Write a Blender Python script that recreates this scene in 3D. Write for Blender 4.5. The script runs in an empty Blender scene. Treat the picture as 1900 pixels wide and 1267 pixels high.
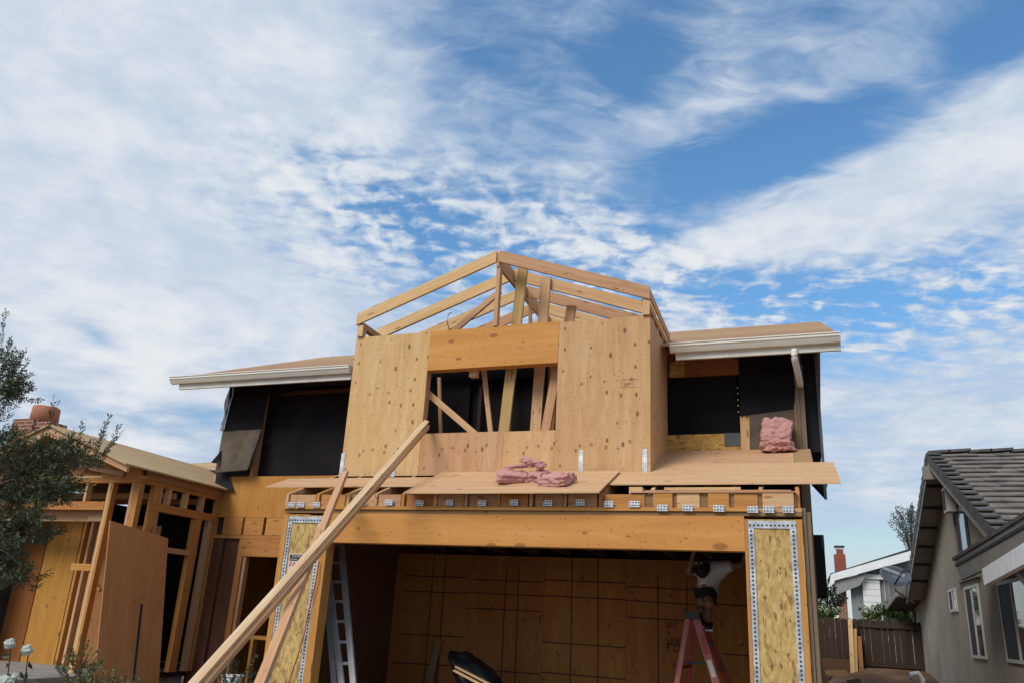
import bpy, bmesh, math, random
from mathutils import Vector, Matrix, noise
R = math.radians
random.seed(7)
scene = bpy.context.scene
COL = scene.collection

# ------------------------------------------------------------------ camera
FPX, PITCH, ROLL, YAW, CYP = 1426.88452, 0.311469724, 0.0555210915, -0.357369329, 688.11644
CAM = Vector((0.0, -8.190451706, 1.533))
def _rot():
    cy, sy = math.cos(YAW), math.sin(YAW); cp, sp = math.cos(PITCH), math.sin(PITCH); cr, sr = math.cos(ROLL), math.sin(ROLL)
    Rz = Matrix(((cy, -sy, 0), (sy, cy, 0), (0, 0, 1)))
    B = Matrix(((1, 0, 0), (0, 0, -1), (0, 1, 0)))
    Rx = Matrix(((1, 0, 0), (0, cp, sp), (0, -sp, cp)))
    Rr = Matrix(((cr, -sr, 0), (sr, cr, 0), (0, 0, 1)))
    return Rr @ Rx @ B @ Rz
M = _rot()                      # world -> camera (x right, y down, z forward)
cam = bpy.data.cameras.new('camera'); camo = bpy.data.objects.new('camera', cam); COL.objects.link(camo)
cam.sensor_width = 36; cam.lens = FPX / 1900 * 36; cam.shift_y = (CYP - 633.5) / 1900
cam.clip_start = .05; cam.clip_end = 3000
rows = [Vector(M[0]), -Vector(M[1]), -Vector(M[2])]
mw = Matrix((rows[0], rows[1], rows[2])).transposed().to_4x4(); mw.translation = CAM
camo.matrix_world = mw
scene.camera = camo
def ray(px, py): return M.transposed() @ Vector(((px - 950) / FPX, (py - CYP) / FPX, 1.0))
# measured corners of the real place: where the sight line to a surveyed corner meets a known plane
def atY(px, py, Y): d = ray(px, py); return CAM + d * ((Y - CAM.y) / d.y)
def atX(px, py, X): d = ray(px, py); return CAM + d * ((X - CAM.x) / d.x)
def atZ(px, py, Z): d = ray(px, py); return CAM + d * ((Z - CAM.z) / d.z)
def atD(px, py, D): d = ray(px, py); return CAM + d.normalized() * D

# ------------------------------------------------------------------ light
scene.view_settings.view_transform = 'Standard'; scene.view_settings.look = 'None'
scene.view_settings.exposure = 0.0; scene.view_settings.gamma = 1.0
SUN_EL, SUN_AZ = R(43), R(206)        # azimuth clockwise from +Y: behind the camera
sd = bpy.data.lights.new('sun', 'SUN'); sd.energy = 2.7; sd.angle = R(28); sd.color = (1, .95, .86)
so = bpy.data.objects.new('sun', sd); COL.objects.link(so)
sdir = Vector((math.sin(SUN_AZ) * math.cos(SUN_EL), math.cos(SUN_AZ) * math.cos(SUN_EL), math.sin(SUN_EL)))
so.rotation_euler = (-sdir).to_track_quat('-Z', 'Y').to_euler()

class NT:
    """small helper for writing node trees"""
    def __init__(s, tree): s.t = tree; s.n = tree.nodes; s.l = tree.links
    def new(s, typ, **kw):
        n = s.n.new(typ)
        for k, v in kw.items(): setattr(n, k, v)
        return n
    def put(s, sock, v):
        if hasattr(v, 'is_linked') or isinstance(v, bpy.types.NodeSocket): s.l.new(v, sock)
        elif v is not None: sock.default_value = v
    def math(s, op, a, b=None, c=None, clamp=False):
        n = s.new('ShaderNodeMath', operation=op); n.use_clamp = clamp
        s.put(n.inputs[0], a)
        if b is not None: s.put(n.inputs[1], b)
        if c is not None: s.put(n.inputs[2], c)
        return n.outputs[0]
    def comb(s, x, y, z=0.0):
        n = s.new('ShaderNodeCombineXYZ'); s.put(n.inputs[0], x); s.put(n.inputs[1], y); s.put(n.inputs[2], z); return n.outputs[0]
    def sep(s, v):
        n = s.new('ShaderNodeSeparateXYZ'); s.l.new(v, n.inputs[0]); return n.outputs
    def noise(s, v, scale, detail=4, rough=.55, dist=0.0):
        n = s.new('ShaderNodeTexNoise'); s.l.new(v, n.inputs['Vector']); n.inputs['Scale'].default_value = scale
        n.inputs['Detail'].default_value = detail; n.inputs['Roughness'].default_value = rough; n.inputs['Distortion'].default_value = dist
        return n.outputs['Fac']
    def ramp(s, f, stops, interp='LINEAR'):
        n = s.new('ShaderNodeValToRGB'); s.l.new(f, n.inputs[0]); e = n.color_ramp.elements; n.color_ramp.interpolation = interp
        while len(e) < len(stops): e.new(.5)
        for i, (p, c) in enumerate(stops):
            e[i].position = p; e[i].color = (*c, 1) if not isinstance(c, (int, float)) else (c, c, c, 1)
        return n.outputs[0]
    def mix(s, f, a, b, mode='MIX'):
        n = s.new('ShaderNodeMix'); n.data_type = 'RGBA'; n.blend_type = mode
        s.put(n.inputs[0], f)
        for i, v in ((6, a), (7, b)):
            if isinstance(v, (tuple, list)): n.inputs[i].default_value = (*v[:3], 1)
            else: s.l.new(v, n.inputs[i])
        return n.outputs[2]
    def smooth(s, x, lo, hi):
        n = s.new('ShaderNodeMapRange'); n.interpolation_type = 'SMOOTHSTEP'; s.put(n.inputs[0], x)
        n.inputs[1].default_value = lo; n.inputs[2].default_value = hi; return n.outputs[0]

# ------------------------------------------------------------------ sky (real sky with broken high cloud, fixed to world directions)
world = bpy.data.worlds.new('World'); scene.world = world; world.use_nodes = True
w = NT(world.node_tree); w.n.clear()
out = w.new('ShaderNodeOutputWorld'); bg = w.new('ShaderNodeBackground'); w.l.new(bg.outputs[0], out.inputs[0])
sky = w.new('ShaderNodeTexSky', sky_type='NISHITA'); sky.sun_disc = False; sky.sun_elevation = SUN_EL; sky.sun_rotation = SUN_AZ
sky.air_density = 1.0; sky.dust_density = .6; sky.ozone_density = 2.2
tc = w.new('ShaderNodeTexCoord'); D = w.sep(tc.outputs['Generated'])
az = w.math('ARCTAN2', D[0], D[1]); el = w.math('ARCSINE', D[2])
zc = w.math('MAXIMUM', D[2], .035)
AZ0 = -0.357
cu, cs = math.cos(AZ0), math.sin(AZ0)
pu = w.math('DIVIDE', D[0], zc); pv = w.math('DIVIDE', D[1], zc)
across = w.math('ADD', w.math('MULTIPLY', pu, cu), w.math('MULTIPLY', pv, -cs * 1.0))   # to the side
along = w.math('ADD', w.math('MULTIPLY', pu, cs), w.math('MULTIPLY', pv, cu))           # away
P0 = w.comb(across, along, 0.0)
def azel(px, py):
    d = ray(px, py).normalized(); return math.atan2(d.x, d.y), math.asin(d.z)
def blob(px, py, rx, ry, ang, amp):
    """gaussian patch of more or less cloud around a fixed compass direction"""
    a0, e0 = azel(px, py); sc = 1 / FPX
    c, s_ = math.cos(R(ang)), math.sin(R(ang))
    k = math.cos(e0)
    da = w.math('MULTIPLY', w.math('SUBTRACT', az, a0), k); de = w.math('SUBTRACT', el, e0)
    x = w.math('ADD', w.math('MULTIPLY', da, c), w.math('MULTIPLY', de, s_))
    y = w.math('ADD', w.math('MULTIPLY', da, -s_), w.math('MULTIPLY', de, c))
    x = w.math('MULTIPLY', x, 1 / (rx * sc)); y = w.math('MULTIPLY', y, 1 / (ry * sc))
    q = w.math('ADD', w.math('MULTIPLY', x, x), w.math('MULTIPLY', y, y))
    return w.math('MULTIPLY', w.math('EXPONENT', w.math('MULTIPLY', q, -1.0)), amp)
BLOBS = [  # px, py, radius, radius, tilt (counter-clockwise), amount
    (200, 250, 560, 520, 0, .50), (120, 560, 420, 120, -10, .20), (620, 180, 240, 200, 30, .16),
    (820, 400, 140, 60, -10, -.42), (560, 360, 200, 60, -10, -.10), (880, 40, 150, 110, 30, -.34), (1010, 170, 180, 110, 30, -.10), (1070, 250, 60, 120, 0, .12), (700, 330, 160, 60, -20, -.10), (1100, 330, 60, 150, 0, .10),
    (1440, 275, 180, 62, 10, -.62), (1160, 130, 150, 70, 45, -.34), (1880, 70, 60, 90, 60, -.55), (1400, 60, 260, 60, 12, -.04), (1300, 190, 120, 30, 25, .16), (1620, 90, 170, 70, 35, .02), (1300, 60, 90, 50, 20, .10), (1780, 150, 120, 40, 35, -.22), (1230, 330, 120, 80, 20, -.12),
    (1650, 530, 360, 80, 5, .30), (1850, 330, 120, 60, 30, .15),
    (1400, 540, 240, 36, 0, -.52), (1800, 440, 120, 50, 25, -.34), (1640, 575, 260, 40, 0, -.34), (1330, 330, 120, 30, 20, -.2),
    (1150, 420, 70, 60, 0, .02), (900, 400, 70, 34, -20, .42), (800, 360, 40, 22, 0, .3), (1080, 455, 60, 34, -20, .34), (1010, 425, 60, 26, -30, .3), (1230, 530, 80, 50, -40, .40), (1300, 600, 90, 36, -20, .36),
    (430, 690, 420, 110, 0, .30), (250, 780, 70, 22, 0, -.34), (370, 765, 80, 22, 0, -.40), (190, 630, 60, 16, -20, -.6), (240, 880, 400, 60, 0, .25),
    (1790, 800, 320, 170, 0, .36), (1580, 1000, 160, 26, 0, -.42), (1640, 660, 100, 30, 0, -.2)]
dens = None
for b in BLOBS:
    g = blob(*b); dens = g if dens is None else w.math('ADD', dens, g)
def wedge(a, b, w0, k, amp):
    a0, e0 = azel(*a); a1, e1 = azel(*b); kk = math.cos((e0 + e1) / 2); dx, dy = (a1 - a0) * kk, e1 - e0; L = math.hypot(dx, dy); dx /= L; dy /= L
    da = w.math('MULTIPLY', w.math('SUBTRACT', az, a0), kk); de = w.math('SUBTRACT', el, e0)
    x = w.math('ADD', w.math('MULTIPLY', da, dx), w.math('MULTIPLY', de, dy)); y = w.math('ADD', w.math('MULTIPLY', da, -dy), w.math('MULTIPLY', de, dx))
    fz = w.noise(w.comb(w.math('MULTIPLY', x, 3.0), w.math('MULTIPLY', y, 16.0)), 2.0, 6, .6, .3)
    y = w.math('ADD', y, w.math('MULTIPLY', w.math('SUBTRACT', fz, .5), .05))
    wd = w.math('ADD', w0 / FPX, w.math('MULTIPLY', w.math('MAXIMUM', x, 0.0), k))
    q = w.math('DIVIDE', y, wd); up = w.math('GREATER_THAN', q, 0.0)
    q = w.math('MULTIPLY', q, w.math('ADD', .85, w.math('MULTIPLY', up, .45)))
    g_ = w.math('EXPONENT', w.math('MULTIPLY', w.math('POWER', w.math('ABSOLUTE', q), 2.6), -1.0))
    return w.math('MULTIPLY', w.math('MULTIPLY', g_, w.smooth(x, -30 / FPX, 120 / FPX)), amp)
dens = w.math('ADD', dens, wedge((1170, 500), (1900, 215), 14, .165, .74))
warp = w.noise(P0, 1.4, 4, .55)
Pw = w.new('ShaderNodeVectorMath', operation='ADD'); w.l.new(P0, Pw.inputs[0]); w.l.new(w.comb(w.math('MULTIPLY', warp, .45), w.math('MULTIPLY', warp, .30)), Pw.inputs[1])
big = w.noise(Pw.outputs[0], 2.2, 8, .6, .2)
def mapped(v, sx, sy, rot=0.0):
    m_ = w.new('ShaderNodeMapping'); m_.inputs['Scale'].default_value = (sx, sy, 1); m_.inputs['Rotation'].default_value = (0, 0, R(rot)); w.l.new(v, m_.inputs[0]); return m_.outputs[0]
rip = w.noise(mapped(Pw.outputs[0], 6, 14, -3), 1.0, 3, .5, .3)
AE = w.comb(az, el)
puff = w.math('ADD', w.math('MULTIPLY', w.noise(mapped(AE, 30, 46, -8), 1.0, 5, .55, .5), .6), w.math('MULTIPLY', w.noise(mapped(P0, 13, 14), 1.0, 4, .55, .4), .4))
puffb = w.noise(mapped(AE, 11, 21, -5), 1.0, 7, .58, .35)
streak = w.noise(mapped(Pw.outputs[0], 3.0, 5.5, 50), 1.0, 7, .62, .2)
def total(L):
    """sum of patches, capped at one"""
    r = None
    for b in L:
        g = blob(*b); r = g if r is None else w.math('ADD', r, g)
    return w.math('MINIMUM', r, 1.0)
ripw = total([(760, 430, 330, 120, -12, 1.0), (1650, 570, 420, 90, 0, 1.0), (1180, 500, 260, 90, -25, 1.0)])
loww = total([(250, 790, 420, 110, 0, 1.0), (420, 650, 300, 70, 0, .6), (1750, 800, 300, 200, 0, .35)])
puffS = w.smooth(puff, .38, .64)
t = w.math('ADD', dens, .50)
t = w.math('ADD', t, w.math('MULTIPLY', w.math('SUBTRACT', big, .5), .62))
fstr = w.noise(mapped(Pw.outputs[0], 7.0, 13, 48), 1.0, 6, .6, .5)
t = w.math('ADD', t, w.math('MULTIPLY', w.math('SUBTRACT', streak, .5), .62))
stw = total([(1200, 150, 560, 260, 0, 1.0), (1700, 420, 300, 200, 0, .6)])
t = w.math('ADD', t, w.math('MULTIPLY', w.math('MULTIPLY', w.math('SUBTRACT', fstr, .5), stw), 1.0))
t = w.math('ADD', t, w.math('MULTIPLY', w.math('MULTIPLY', w.math('SUBTRACT', rip, .5), ripw), 1.9))
t = w.math('ADD', t, w.math('MULTIPLY', w.math('MULTIPLY', w.math('SUBTRACT', puffS, .5), ripw), .62))
t = w.math('ADD', t, w.math('MULTIPLY', w.math('MULTIPLY', w.math('SUBTRACT', puffb, .5), loww), 1.7))
cover = w.smooth(t, .16, .92)
hl = w.math('ADD', w.math('MULTIPLY', w.math('SUBTRACT', puff, .5), w.math('MULTIPLY', ripw, 1.2)), w.math('MULTIPLY', w.math('SUBTRACT', puffb, .5), .8))
bright = w.smooth(w.math('ADD', hl, w.math('ADD', w.math('MULTIPLY', big, .35), w.math('MULTIPLY', t, .5))), .35, 1.05)
ccol = w.mix(bright, (.50, .605, .755), (.80, .83, .865))
skyc = w.new('ShaderNodeVectorMath', operation='SCALE'); w.l.new(sky.outputs[0], skyc.inputs[0]); skyc.inputs['Scale'].default_value = .15
skc = w.mix(1.0, skyc.outputs[0], (.80, 1.17, 1.29), 'MULTIPLY')
lowh = w.smooth(el, R(20), R(2)); lowh.node.inputs[1].default_value = R(24); lowh.node.inputs[2].default_value = R(3)
skc = w.mix(lowh, skc, w.mix(1.0, skyc.outputs[0], (.80, .74, .66), 'MULTIPLY'))
final = w.mix(cover, skc, ccol)
w.l.new(final, bg.inputs[0]); bg.inputs[1].default_value = 1.0

# ------------------------------------------------------------------ mesh builder and tagging
UVOFF = [True]
class MB:
    def __init__(s): s.v = []; s.f = []; s.uv = []; s.sm = []
    def face(s, pts, uvs, smooth=False):
        b = len(s.v); s.v += [tuple(p) for p in pts]; s.f.append(tuple(range(b, b + len(pts)))); s.uv.append(uvs); s.sm.append(smooth)
    def box(s, o, ax, ay, az, g=0):
        """box from corner o with edge vectors; uv.x runs along edge g (the grain) in metres"""
        o, e = Vector(o), [Vector(ax), Vector(ay), Vector(az)]
        if e[0].cross(e[1]).dot(e[2]) < 0: o = o + e[0]; e[0] = -e[0]
        L = [v.length for v in e]
        ru, rv = (random.uniform(0, 40), random.uniform(0, 40)) if UVOFF[0] else (0, 0)
        def P(i, j, k): return o + e[0] * i + e[1] * j + e[2] * k
        quads = [((0,0,0),(0,1,0),(1,1,0),(1,0,0)), ((0,0,1),(1,0,1),(1,1,1),(0,1,1)), ((0,0,0),(1,0,0),(1,0,1),(0,0,1)),
                 ((0,1,0),(0,1,1),(1,1,1),(1,1,0)), ((0,0,0),(0,0,1),(0,1,1),(0,1,0)), ((1,0,0),(1,1,0),(1,1,1),(1,0,1))]
        oth = [a for a in range(3) if a != g]
        for q in quads:
            uv = []
            for c in q: uv.append((c[g] * L[g] + ru, c[oth[0]] * L[oth[0]] + c[oth[1]] * L[oth[1]] + rv))
            s.face([P(*c) for c in q], uv)
        return s
    def abox(s, x0, x1, y0, y1, z0, z1, g=0): return s.box((x0, y0, z0), (x1 - x0, 0, 0), (0, y1 - y0, 0), (0, 0, z1 - z0), g)
    def beam(s, p0, p1, wv, hv):
        """bar from p0 to p1, centred, cross-section vectors wv and hv"""
        p0, p1, wv, hv = Vector(p0), Vector(p1), Vector(wv), Vector(hv)
        return s.box(p0 - wv / 2 - hv / 2, p1 - p0, wv, hv, 0)
    def bar(s, p0, p1, wd, ht, up=(0, 0, 1), tw=0):
        p0, p1 = Vector(p0), Vector(p1); d = (p1 - p0).normalized(); side = d.cross(Vector(up)).normalized(); u = side.cross(d)
        if tw: q = Matrix.Rotation(tw, 3, d); side = q @ side; u = q @ u
        return s.beam(p0, p1, side * wd, u * ht)
    def prism(s, pts, ext, g=None):
        """polygon extruded by vector ext"""
        pts = [Vector(p) for p in pts]; ext = Vector(ext); n = Vector((0, 0, 0))
        for i in range(1, len(pts) - 1): n += (pts[i] - pts[0]).cross(pts[i + 1] - pts[0])
        if n.dot(ext) > 0: pts = pts[::-1]
        n.normalize()
        U = Vector(g).normalized() if g is not None else (pts[1] - pts[0]).normalized()
        V = n.cross(U); ru, rv = random.uniform(0, 40), random.uniform(0, 40)
        def uv(p): return ((p - pts[0]).dot(U) + ru, (p - pts[0]).dot(V) + (p - pts[0]).dot(n) + rv)
        s.face(pts, [uv(p) for p in pts]); q = [p + ext for p in pts][::-1]; s.face(q, [uv(p) for p in q])
        for i in range(len(pts)):
            a, b = pts[i], pts[(i + 1) % len(pts)]; s.face([b, a, a + ext, b + ext], [uv(b), uv(a), uv(a + ext), uv(b + ext)])
        return s
    def tube(s, path, r, n=10, cap=True, r1=None):
        path = [Vector(p) for p in path]; rings = []; ru = random.uniform(0, 30); L = 0
        for i, p in enumerate(path):
            d = (path[min(i + 1, len(path) - 1)] - path[max(i - 1, 0)]).normalized()
            a = d.cross(Vector((0, 0, 1)) if abs(d.z) < .95 else Vector((1, 0, 0))).normalized(); b = d.cross(a)
            rr = r if r1 is None else r + (r1 - r) * i / (len(path) - 1)
            rings.append([p + a * math.cos(2 * math.pi * k / n) * rr + b * math.sin(2 * math.pi * k / n) * rr for k in range(n)])
        for i in range(len(path) - 1):
            l2 = L + (path[i + 1] - path[i]).length
            for k in range(n):
                k2 = (k + 1) % n; c = 2 * math.pi * r / n
                s.face([rings[i][k], rings[i + 1][k], rings[i + 1][k2], rings[i][k2]], [(L + ru, k * c), (l2 + ru, k * c), (l2 + ru, (k + 1) * c), (L + ru, (k + 1) * c)], True)
            L = l2
        if cap:
            s.face(rings[0], [(0, 0)] * n); s.face(rings[-1][::-1], [(0, 0)] * n)
        return s
    def build(s, name, mat, parent=None, weld=False):
        me = bpy.data.meshes.new(name); me.from_pydata(s.v, [], s.f)
        ul = me.uv_layers.new(name='UVMap'); i = 0
        for uvs in s.uv:
            for c in uvs: ul.data[i].uv = c; i += 1
        for p, sm in zip(me.polygons, s.sm): p.use_smooth = sm
        me.materials.append(mat)
        if weld or any(s.sm):
            bm = bmesh.new(); bm.from_mesh(me); bmesh.ops.remove_doubles(bm, verts=bm.verts, dist=1e-5); bm.to_mesh(me); bm.free()
        o = bpy.data.objects.new(name, me); COL.objects.link(o)
        if parent is not None: o.parent = parent; o.matrix_parent_inverse = parent.matrix_world.inverted()
        return o
def tag(o, label=None, cat=None, group=None, kind=None):
    if label: o['label'] = label
    if cat: o['category'] = cat
    if group: o['group'] = group
    if kind: o['kind'] = kind
    return o
def thing(name, loc, label, cat, group=None):
    o = bpy.data.objects.new(name, None); COL.objects.link(o); o.location = loc; o.empty_display_size = .2
    bpy.context.view_layer.update()
    return tag(o, label, cat, group)
def mesh_obj(name, bm, mat, parent=None, smooth=True):
    me = bpy.data.meshes.new(name); bm.to_mesh(me); bm.free(); me.materials.append(mat)
    for p in me.polygons: p.use_smooth = smooth
    o = bpy.data.objects.new(name, me); COL.objects.link(o)
    if parent is not None: o.parent = parent; o.matrix_parent_inverse = parent.matrix_world.inverted()
    return o

# ------------------------------------------------------------------ materials
def base_mat(name, rough=.8, spec=.3, metal=0.0):
    m = bpy.data.materials.new(name); m.use_nodes = True; t = NT(m.node_tree); t.n.clear()
    o = t.new('ShaderNodeOutputMaterial'); b = t.new('ShaderNodeBsdfPrincipled'); t.l.new(b.outputs[0], o.inputs[0])
    b.inputs['Roughness'].default_value = rough; b.inputs['Specular IOR Level'].default_value = spec; b.inputs['Metallic'].default_value = metal
    return m, t, b
def bump(t, b, h, strength=.3, dist=.01):
    n = t.new('ShaderNodeBump'); n.inputs['Strength'].default_value = strength; n.inputs['Distance'].default_value = dist
    t.l.new(h, n.inputs['Height']); t.l.new(n.outputs[0], b.inputs['Normal'])
def uvs(t):
    n = t.new('ShaderNodeTexCoord'); return n.outputs['UV']
def scl(t, v, x, y, off=0.0):
    n = t.new('ShaderNodeMapping'); t.l.new(v, n.inputs[0]); n.inputs['Scale'].default_value = (x, y, 1); n.inputs['Location'].default_value = (off, off, 0); return n.outputs[0]
def wood(name, c, dark=.55, streak=0.0, ksize=.13, lines=0, gx=1.2, gy=16, knots=.5, kscale=(1.1, 2.6), red=None, stain=.25, nails=0.0, contrast=.35, rough=.78, kcol=(.14, .055, .022)):
    """c base colour; grain runs along uv.x; knots = share of cells with a knot"""
    m, t, b = base_mat(name, rough, .25); uv = uvs(t)
    oi = t.new('ShaderNodeObjectInfo')
    warp = t.noise(scl(t, uv, .8, 2.2), 1.0, 3); d = t.sep(uv)
    v2 = t.math('ADD', d[1], t.math('MULTIPLY', t.math('SUBTRACT', warp, .5), .16))
    P = t.comb(d[0], v2)
    grain = t.noise(scl(t, P, gx, gy), 1.0, 6, .65, .6)
    fine = t.noise(scl(t, P, gx * 5, gy * 9), 1.0, 3, .6)
    patch = t.noise(scl(t, uv, .9, 1.5, 7.3), 1.0, 3, .5)
    c2 = red or tuple(x * y for x, y in zip(c, (.86, .68, .52)))
    c3 = tuple(x * dark for x in c2)
    g = t.math('ADD', t.math('MULTIPLY', grain, .75), t.math('MULTIPLY', fine, .25))
    lo = .5 - contrast * .5; hi = .5 + contrast * .5
    col = t.ramp(g, [(lo - .08, c3), (.47, c2), (hi + .05, c)])
    col = t.mix(t.math('MULTIPLY', t.smooth(patch, .42, .75), stain), col, tuple(x * y for x, y in zip(c, (.78, .62, .50))))
    h = g
    if knots > 0:
        def layer(kx, ky, size, share, off):
            vo = t.new('ShaderNodeTexVoronoi', voronoi_dimensions='2D'); vo.inputs['Scale'].default_value = 1.0
            t.l.new(scl(t, uv, kx, ky, off), vo.inputs['Vector']); vo.inputs['Randomness'].default_value = .95
            hs = t.sep(vo.outputs['Color'])
            rad = t.math('MULTIPLY', hs[1], size)
            k = t.math('SUBTRACT', 1.0, t.math('DIVIDE', vo.outputs['Distance'], t.math('ADD', rad, .01)), clamp=True)
            gate = t.math('LESS_THAN', hs[0], share)
            return t.math('MULTIPLY', k, gate)
        k1 = layer(kscale[0] * 1.9, kscale[1] * 1.9, ksize, knots, 3.1)
        ringed = t.math('MULTIPLY', t.smooth(k1, 0, .5), .8)
        col = t.mix(ringed, col, kcol)
        k2 = layer(5.5, 9, .10, knots * .5, 11.7)
        col = t.mix(t.math('MULTIPLY', t.smooth(k2, 0, .4), .6), col, tuple(x * .35 for x in c2))
    if streak > 0:
        sn = t.noise(scl(t, P, 1.6, 15, 4.4), 1.0, 3, .6); col = t.mix(t.math('MULTIPLY', t.smooth(sn, .62, .72), streak), col, tuple(x * .33 for x in c2))
    if nails > 0:
        vo = t.new('ShaderNodeTexVoronoi', voronoi_dimensions='2D'); vo.inputs['Scale'].default_value = 1.0; t.l.new(scl(t, uv, 16, 11, 2.2), vo.inputs['Vector'])
        nl = t.math('MULTIPLY', t.math('LESS_THAN', vo.outputs['Distance'], .085), t.math('LESS_THAN', t.sep(vo.outputs['Color'])[0], nails))
        col = t.mix(t.math('MULTIPLY', nl, .75), col, (.10, .055, .03))
    if lines > 0:
        m['fixed_uv'] = True
        dv = t.math('MULTIPLY', t.math('ABSOLUTE', t.math('SUBTRACT', t.math('FRACT', t.math('ADD', t.math('DIVIDE', d[1], .405), .5)), .5)), .405)
        jit = t.noise(scl(t, uv, 9, 3), 1.0, 2); dvj = t.math('ADD', dv, t.math('MULTIPLY', t.math('SUBTRACT', jit, .5), .035))
        du = t.math('MULTIPLY', t.math('ABSOLUTE', t.math('SUBTRACT', t.math('FRACT', t.math('DIVIDE', d[0], .075)), .5)), .075)
        dd = t.math('SQRT', t.math('ADD', t.math('MULTIPLY', du, du), t.math('MULTIPLY', dvj, dvj)))
        col = t.mix(t.math('MULTIPLY', t.math('LESS_THAN', dd, .0055), lines), col, (.12, .06, .035))
        rowg = t.math('LESS_THAN', t.math('ABSOLUTE', t.math('SUBTRACT', t.math('FRACT', t.math('DIVIDE', t.math('ADD', d[0], t.math('MULTIPLY', jit, .1)), .83)), .5)), .10)
        vk = t.new('ShaderNodeTexVoronoi', voronoi_dimensions='2D'); vk.inputs['Scale'].default_value = 1; t.l.new(scl(t, uv, 5.2, 6.5, 6.6), vk.inputs['Vector']); kd = vk.outputs['Distance']; kh = t.sep(vk.outputs['Color'])
        kk_ = t.math('MULTIPLY', t.smooth(t.math('SUBTRACT', t.math('ADD', .07, t.math('MULTIPLY', kh[1], .14)), kd), 0, .09), t.math('MULTIPLY', rowg, t.math('LESS_THAN', kh[0], .8)))
        col = t.mix(t.math('MULTIPLY', kk_, .75), col, (.25, .125, .06))
        big_ = t.noise(scl(t, uv, 1.4, 3.5, 2.0), 1.0, 3, .6, 1.2); rings = t.math('FRACT', t.math('MULTIPLY', big_, 11.0)); rings = t.math('ABSOLUTE', t.math('SUBTRACT', rings, .5)); col = t.mix(t.math('MULTIPLY', t.smooth(rings, .34, .5), .22), col, tuple(x * .62 for x in c2))
    hv = t.new('ShaderNodeHueSaturation'); t.l.new(col, hv.inputs['Color'])
    t.l.new(t.math('ADD', .90, t.math('MULTIPLY', oi.outputs['Random'], .17)), hv.inputs['Value'])
    t.l.new(t.math('ADD', .494, t.math('MULTIPLY', oi.outputs['Random'], .012)), hv.inputs['Hue'])
    t.l.new(hv.outputs[0], b.inputs['Base Color'])
    bump(t, b, h, .25, .004)
    return m
def osb(name, c=(.50, .33, .12), rough=.75):
    m, t, b = base_mat(name, rough, .3); uv = uvs(t)
    def flakes(rot, s, off):
        mp = t.new('ShaderNodeMapping'); t.l.new(uv, mp.inputs[0]); mp.inputs['Rotation'].default_value = (0, 0, rot); mp.inputs['Scale'].default_value = (s, s * 2.3, 1); mp.inputs['Location'].default_value = (off, off, 0)
        wv = t.noise(uv, 7, 2); a = t.new('ShaderNodeVectorMath', operation='ADD'); t.l.new(mp.outputs[0], a.inputs[0])
        t.l.new(t.comb(t.math('MULTIPLY', wv, .9), t.math('MULTIPLY', wv, 1.4)), a.inputs[1])
        vo = t.new('ShaderNodeTexVoronoi', voronoi_dimensions='2D'); vo.inputs['Scale'].default_value = 1; t.l.new(a.outputs[0], vo.inputs['Vector']); return t.sep(vo.outputs['Color']), vo.outputs['Distance']
    a, da = flakes(.3, 15, 0); b2, db = flakes(1.5, 13, 5); s3, _ = flakes(2.4, 22, 9)
    f = t.math('ADD', t.math('MULTIPLY', a[0], .4), t.math('ADD', t.math('MULTIPLY', b2[0], .35), t.math('MULTIPLY', s3[0], .25)))
    col = t.ramp(f, [(.12, tuple(x * y for x, y in zip(c, (.52, .42, .34)))), (.36, tuple(x * y for x, y in zip(c, (.88, .84, .78)))), (.55, c), (.85, tuple(min(1, x * 1.3) for x in c))])
    big = t.noise(uv, 2.2, 3); col = t.mix(t.math('MULTIPLY', t.smooth(big, .4, .7), .3), col, tuple(x * .72 for x in c))
    dk = t.noise(scl(t, uv, 9, 26), 1, 2); col = t.mix(t.math('MULTIPLY', t.smooth(dk, .62, .66), .85), col, (.15, .07, .025))
    t.l.new(col, b.inputs['Base Color']); bump(t, b, f, .4, .003)
    return m
def plain(name, c, rough=.7, metal=0, var=.12, scale=6, spec=.3, bmp=.1, c2=None):
    m, t, b = base_mat(name, rough, spec, metal); tcn = t.new('ShaderNodeTexCoord')
    n = t.noise(tcn.outputs['Object'], scale, 5, .6)
    lo = tuple(x * (1 - var * 2) for x in c); hi = c2 or tuple(min(1, x * (1 + var)) for x in c)
    t.l.new(t.ramp(n, [(.3, lo), (.7, hi)]), b.inputs['Base Color'])
    if bmp: bump(t, b, t.noise(tcn.outputs['Object'], scale * 8, 3), bmp, .01)
    return m
def perforated(name, pu, pv, r, c=(.52, .53, .55), v0=0.0):
    """galvanised steel with rows of punched round holes (uv in metres)"""
    m, t, b = base_mat(name, .45, .5, .35); m['fixed_uv'] = True; uv = uvs(t); q = t.sep(uv)
    wob = t.noise(uv, 20, 2)
    fu = t.math('MULTIPLY', t.math('SUBTRACT', t.math('FRACT', t.math('DIVIDE', q[0], pu)), .5), pu); fv = t.math('MULTIPLY', t.math('SUBTRACT', t.math('FRACT', t.math('DIVIDE', t.math('ADD', q[1], v0), pv)), .5), pv)
    d = t.math('SQRT', t.math('ADD', t.math('MULTIPLY', fu, fu), t.math('MULTIPLY', fv, fv)))
    h = t.smooth(t.math('ADD', d, t.math('MULTIPLY', t.math('SUBTRACT', wob, .5), r * .8)), r * .75, r * 1.15)
    n = t.noise(uv, 9, 3)
    t.l.new(t.mix(h, (.05, .055, .06), t.ramp(n, [(.36, tuple(x * .55 for x in c)), (.62, c)])), b.inputs['Base Color'])
    return m
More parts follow.
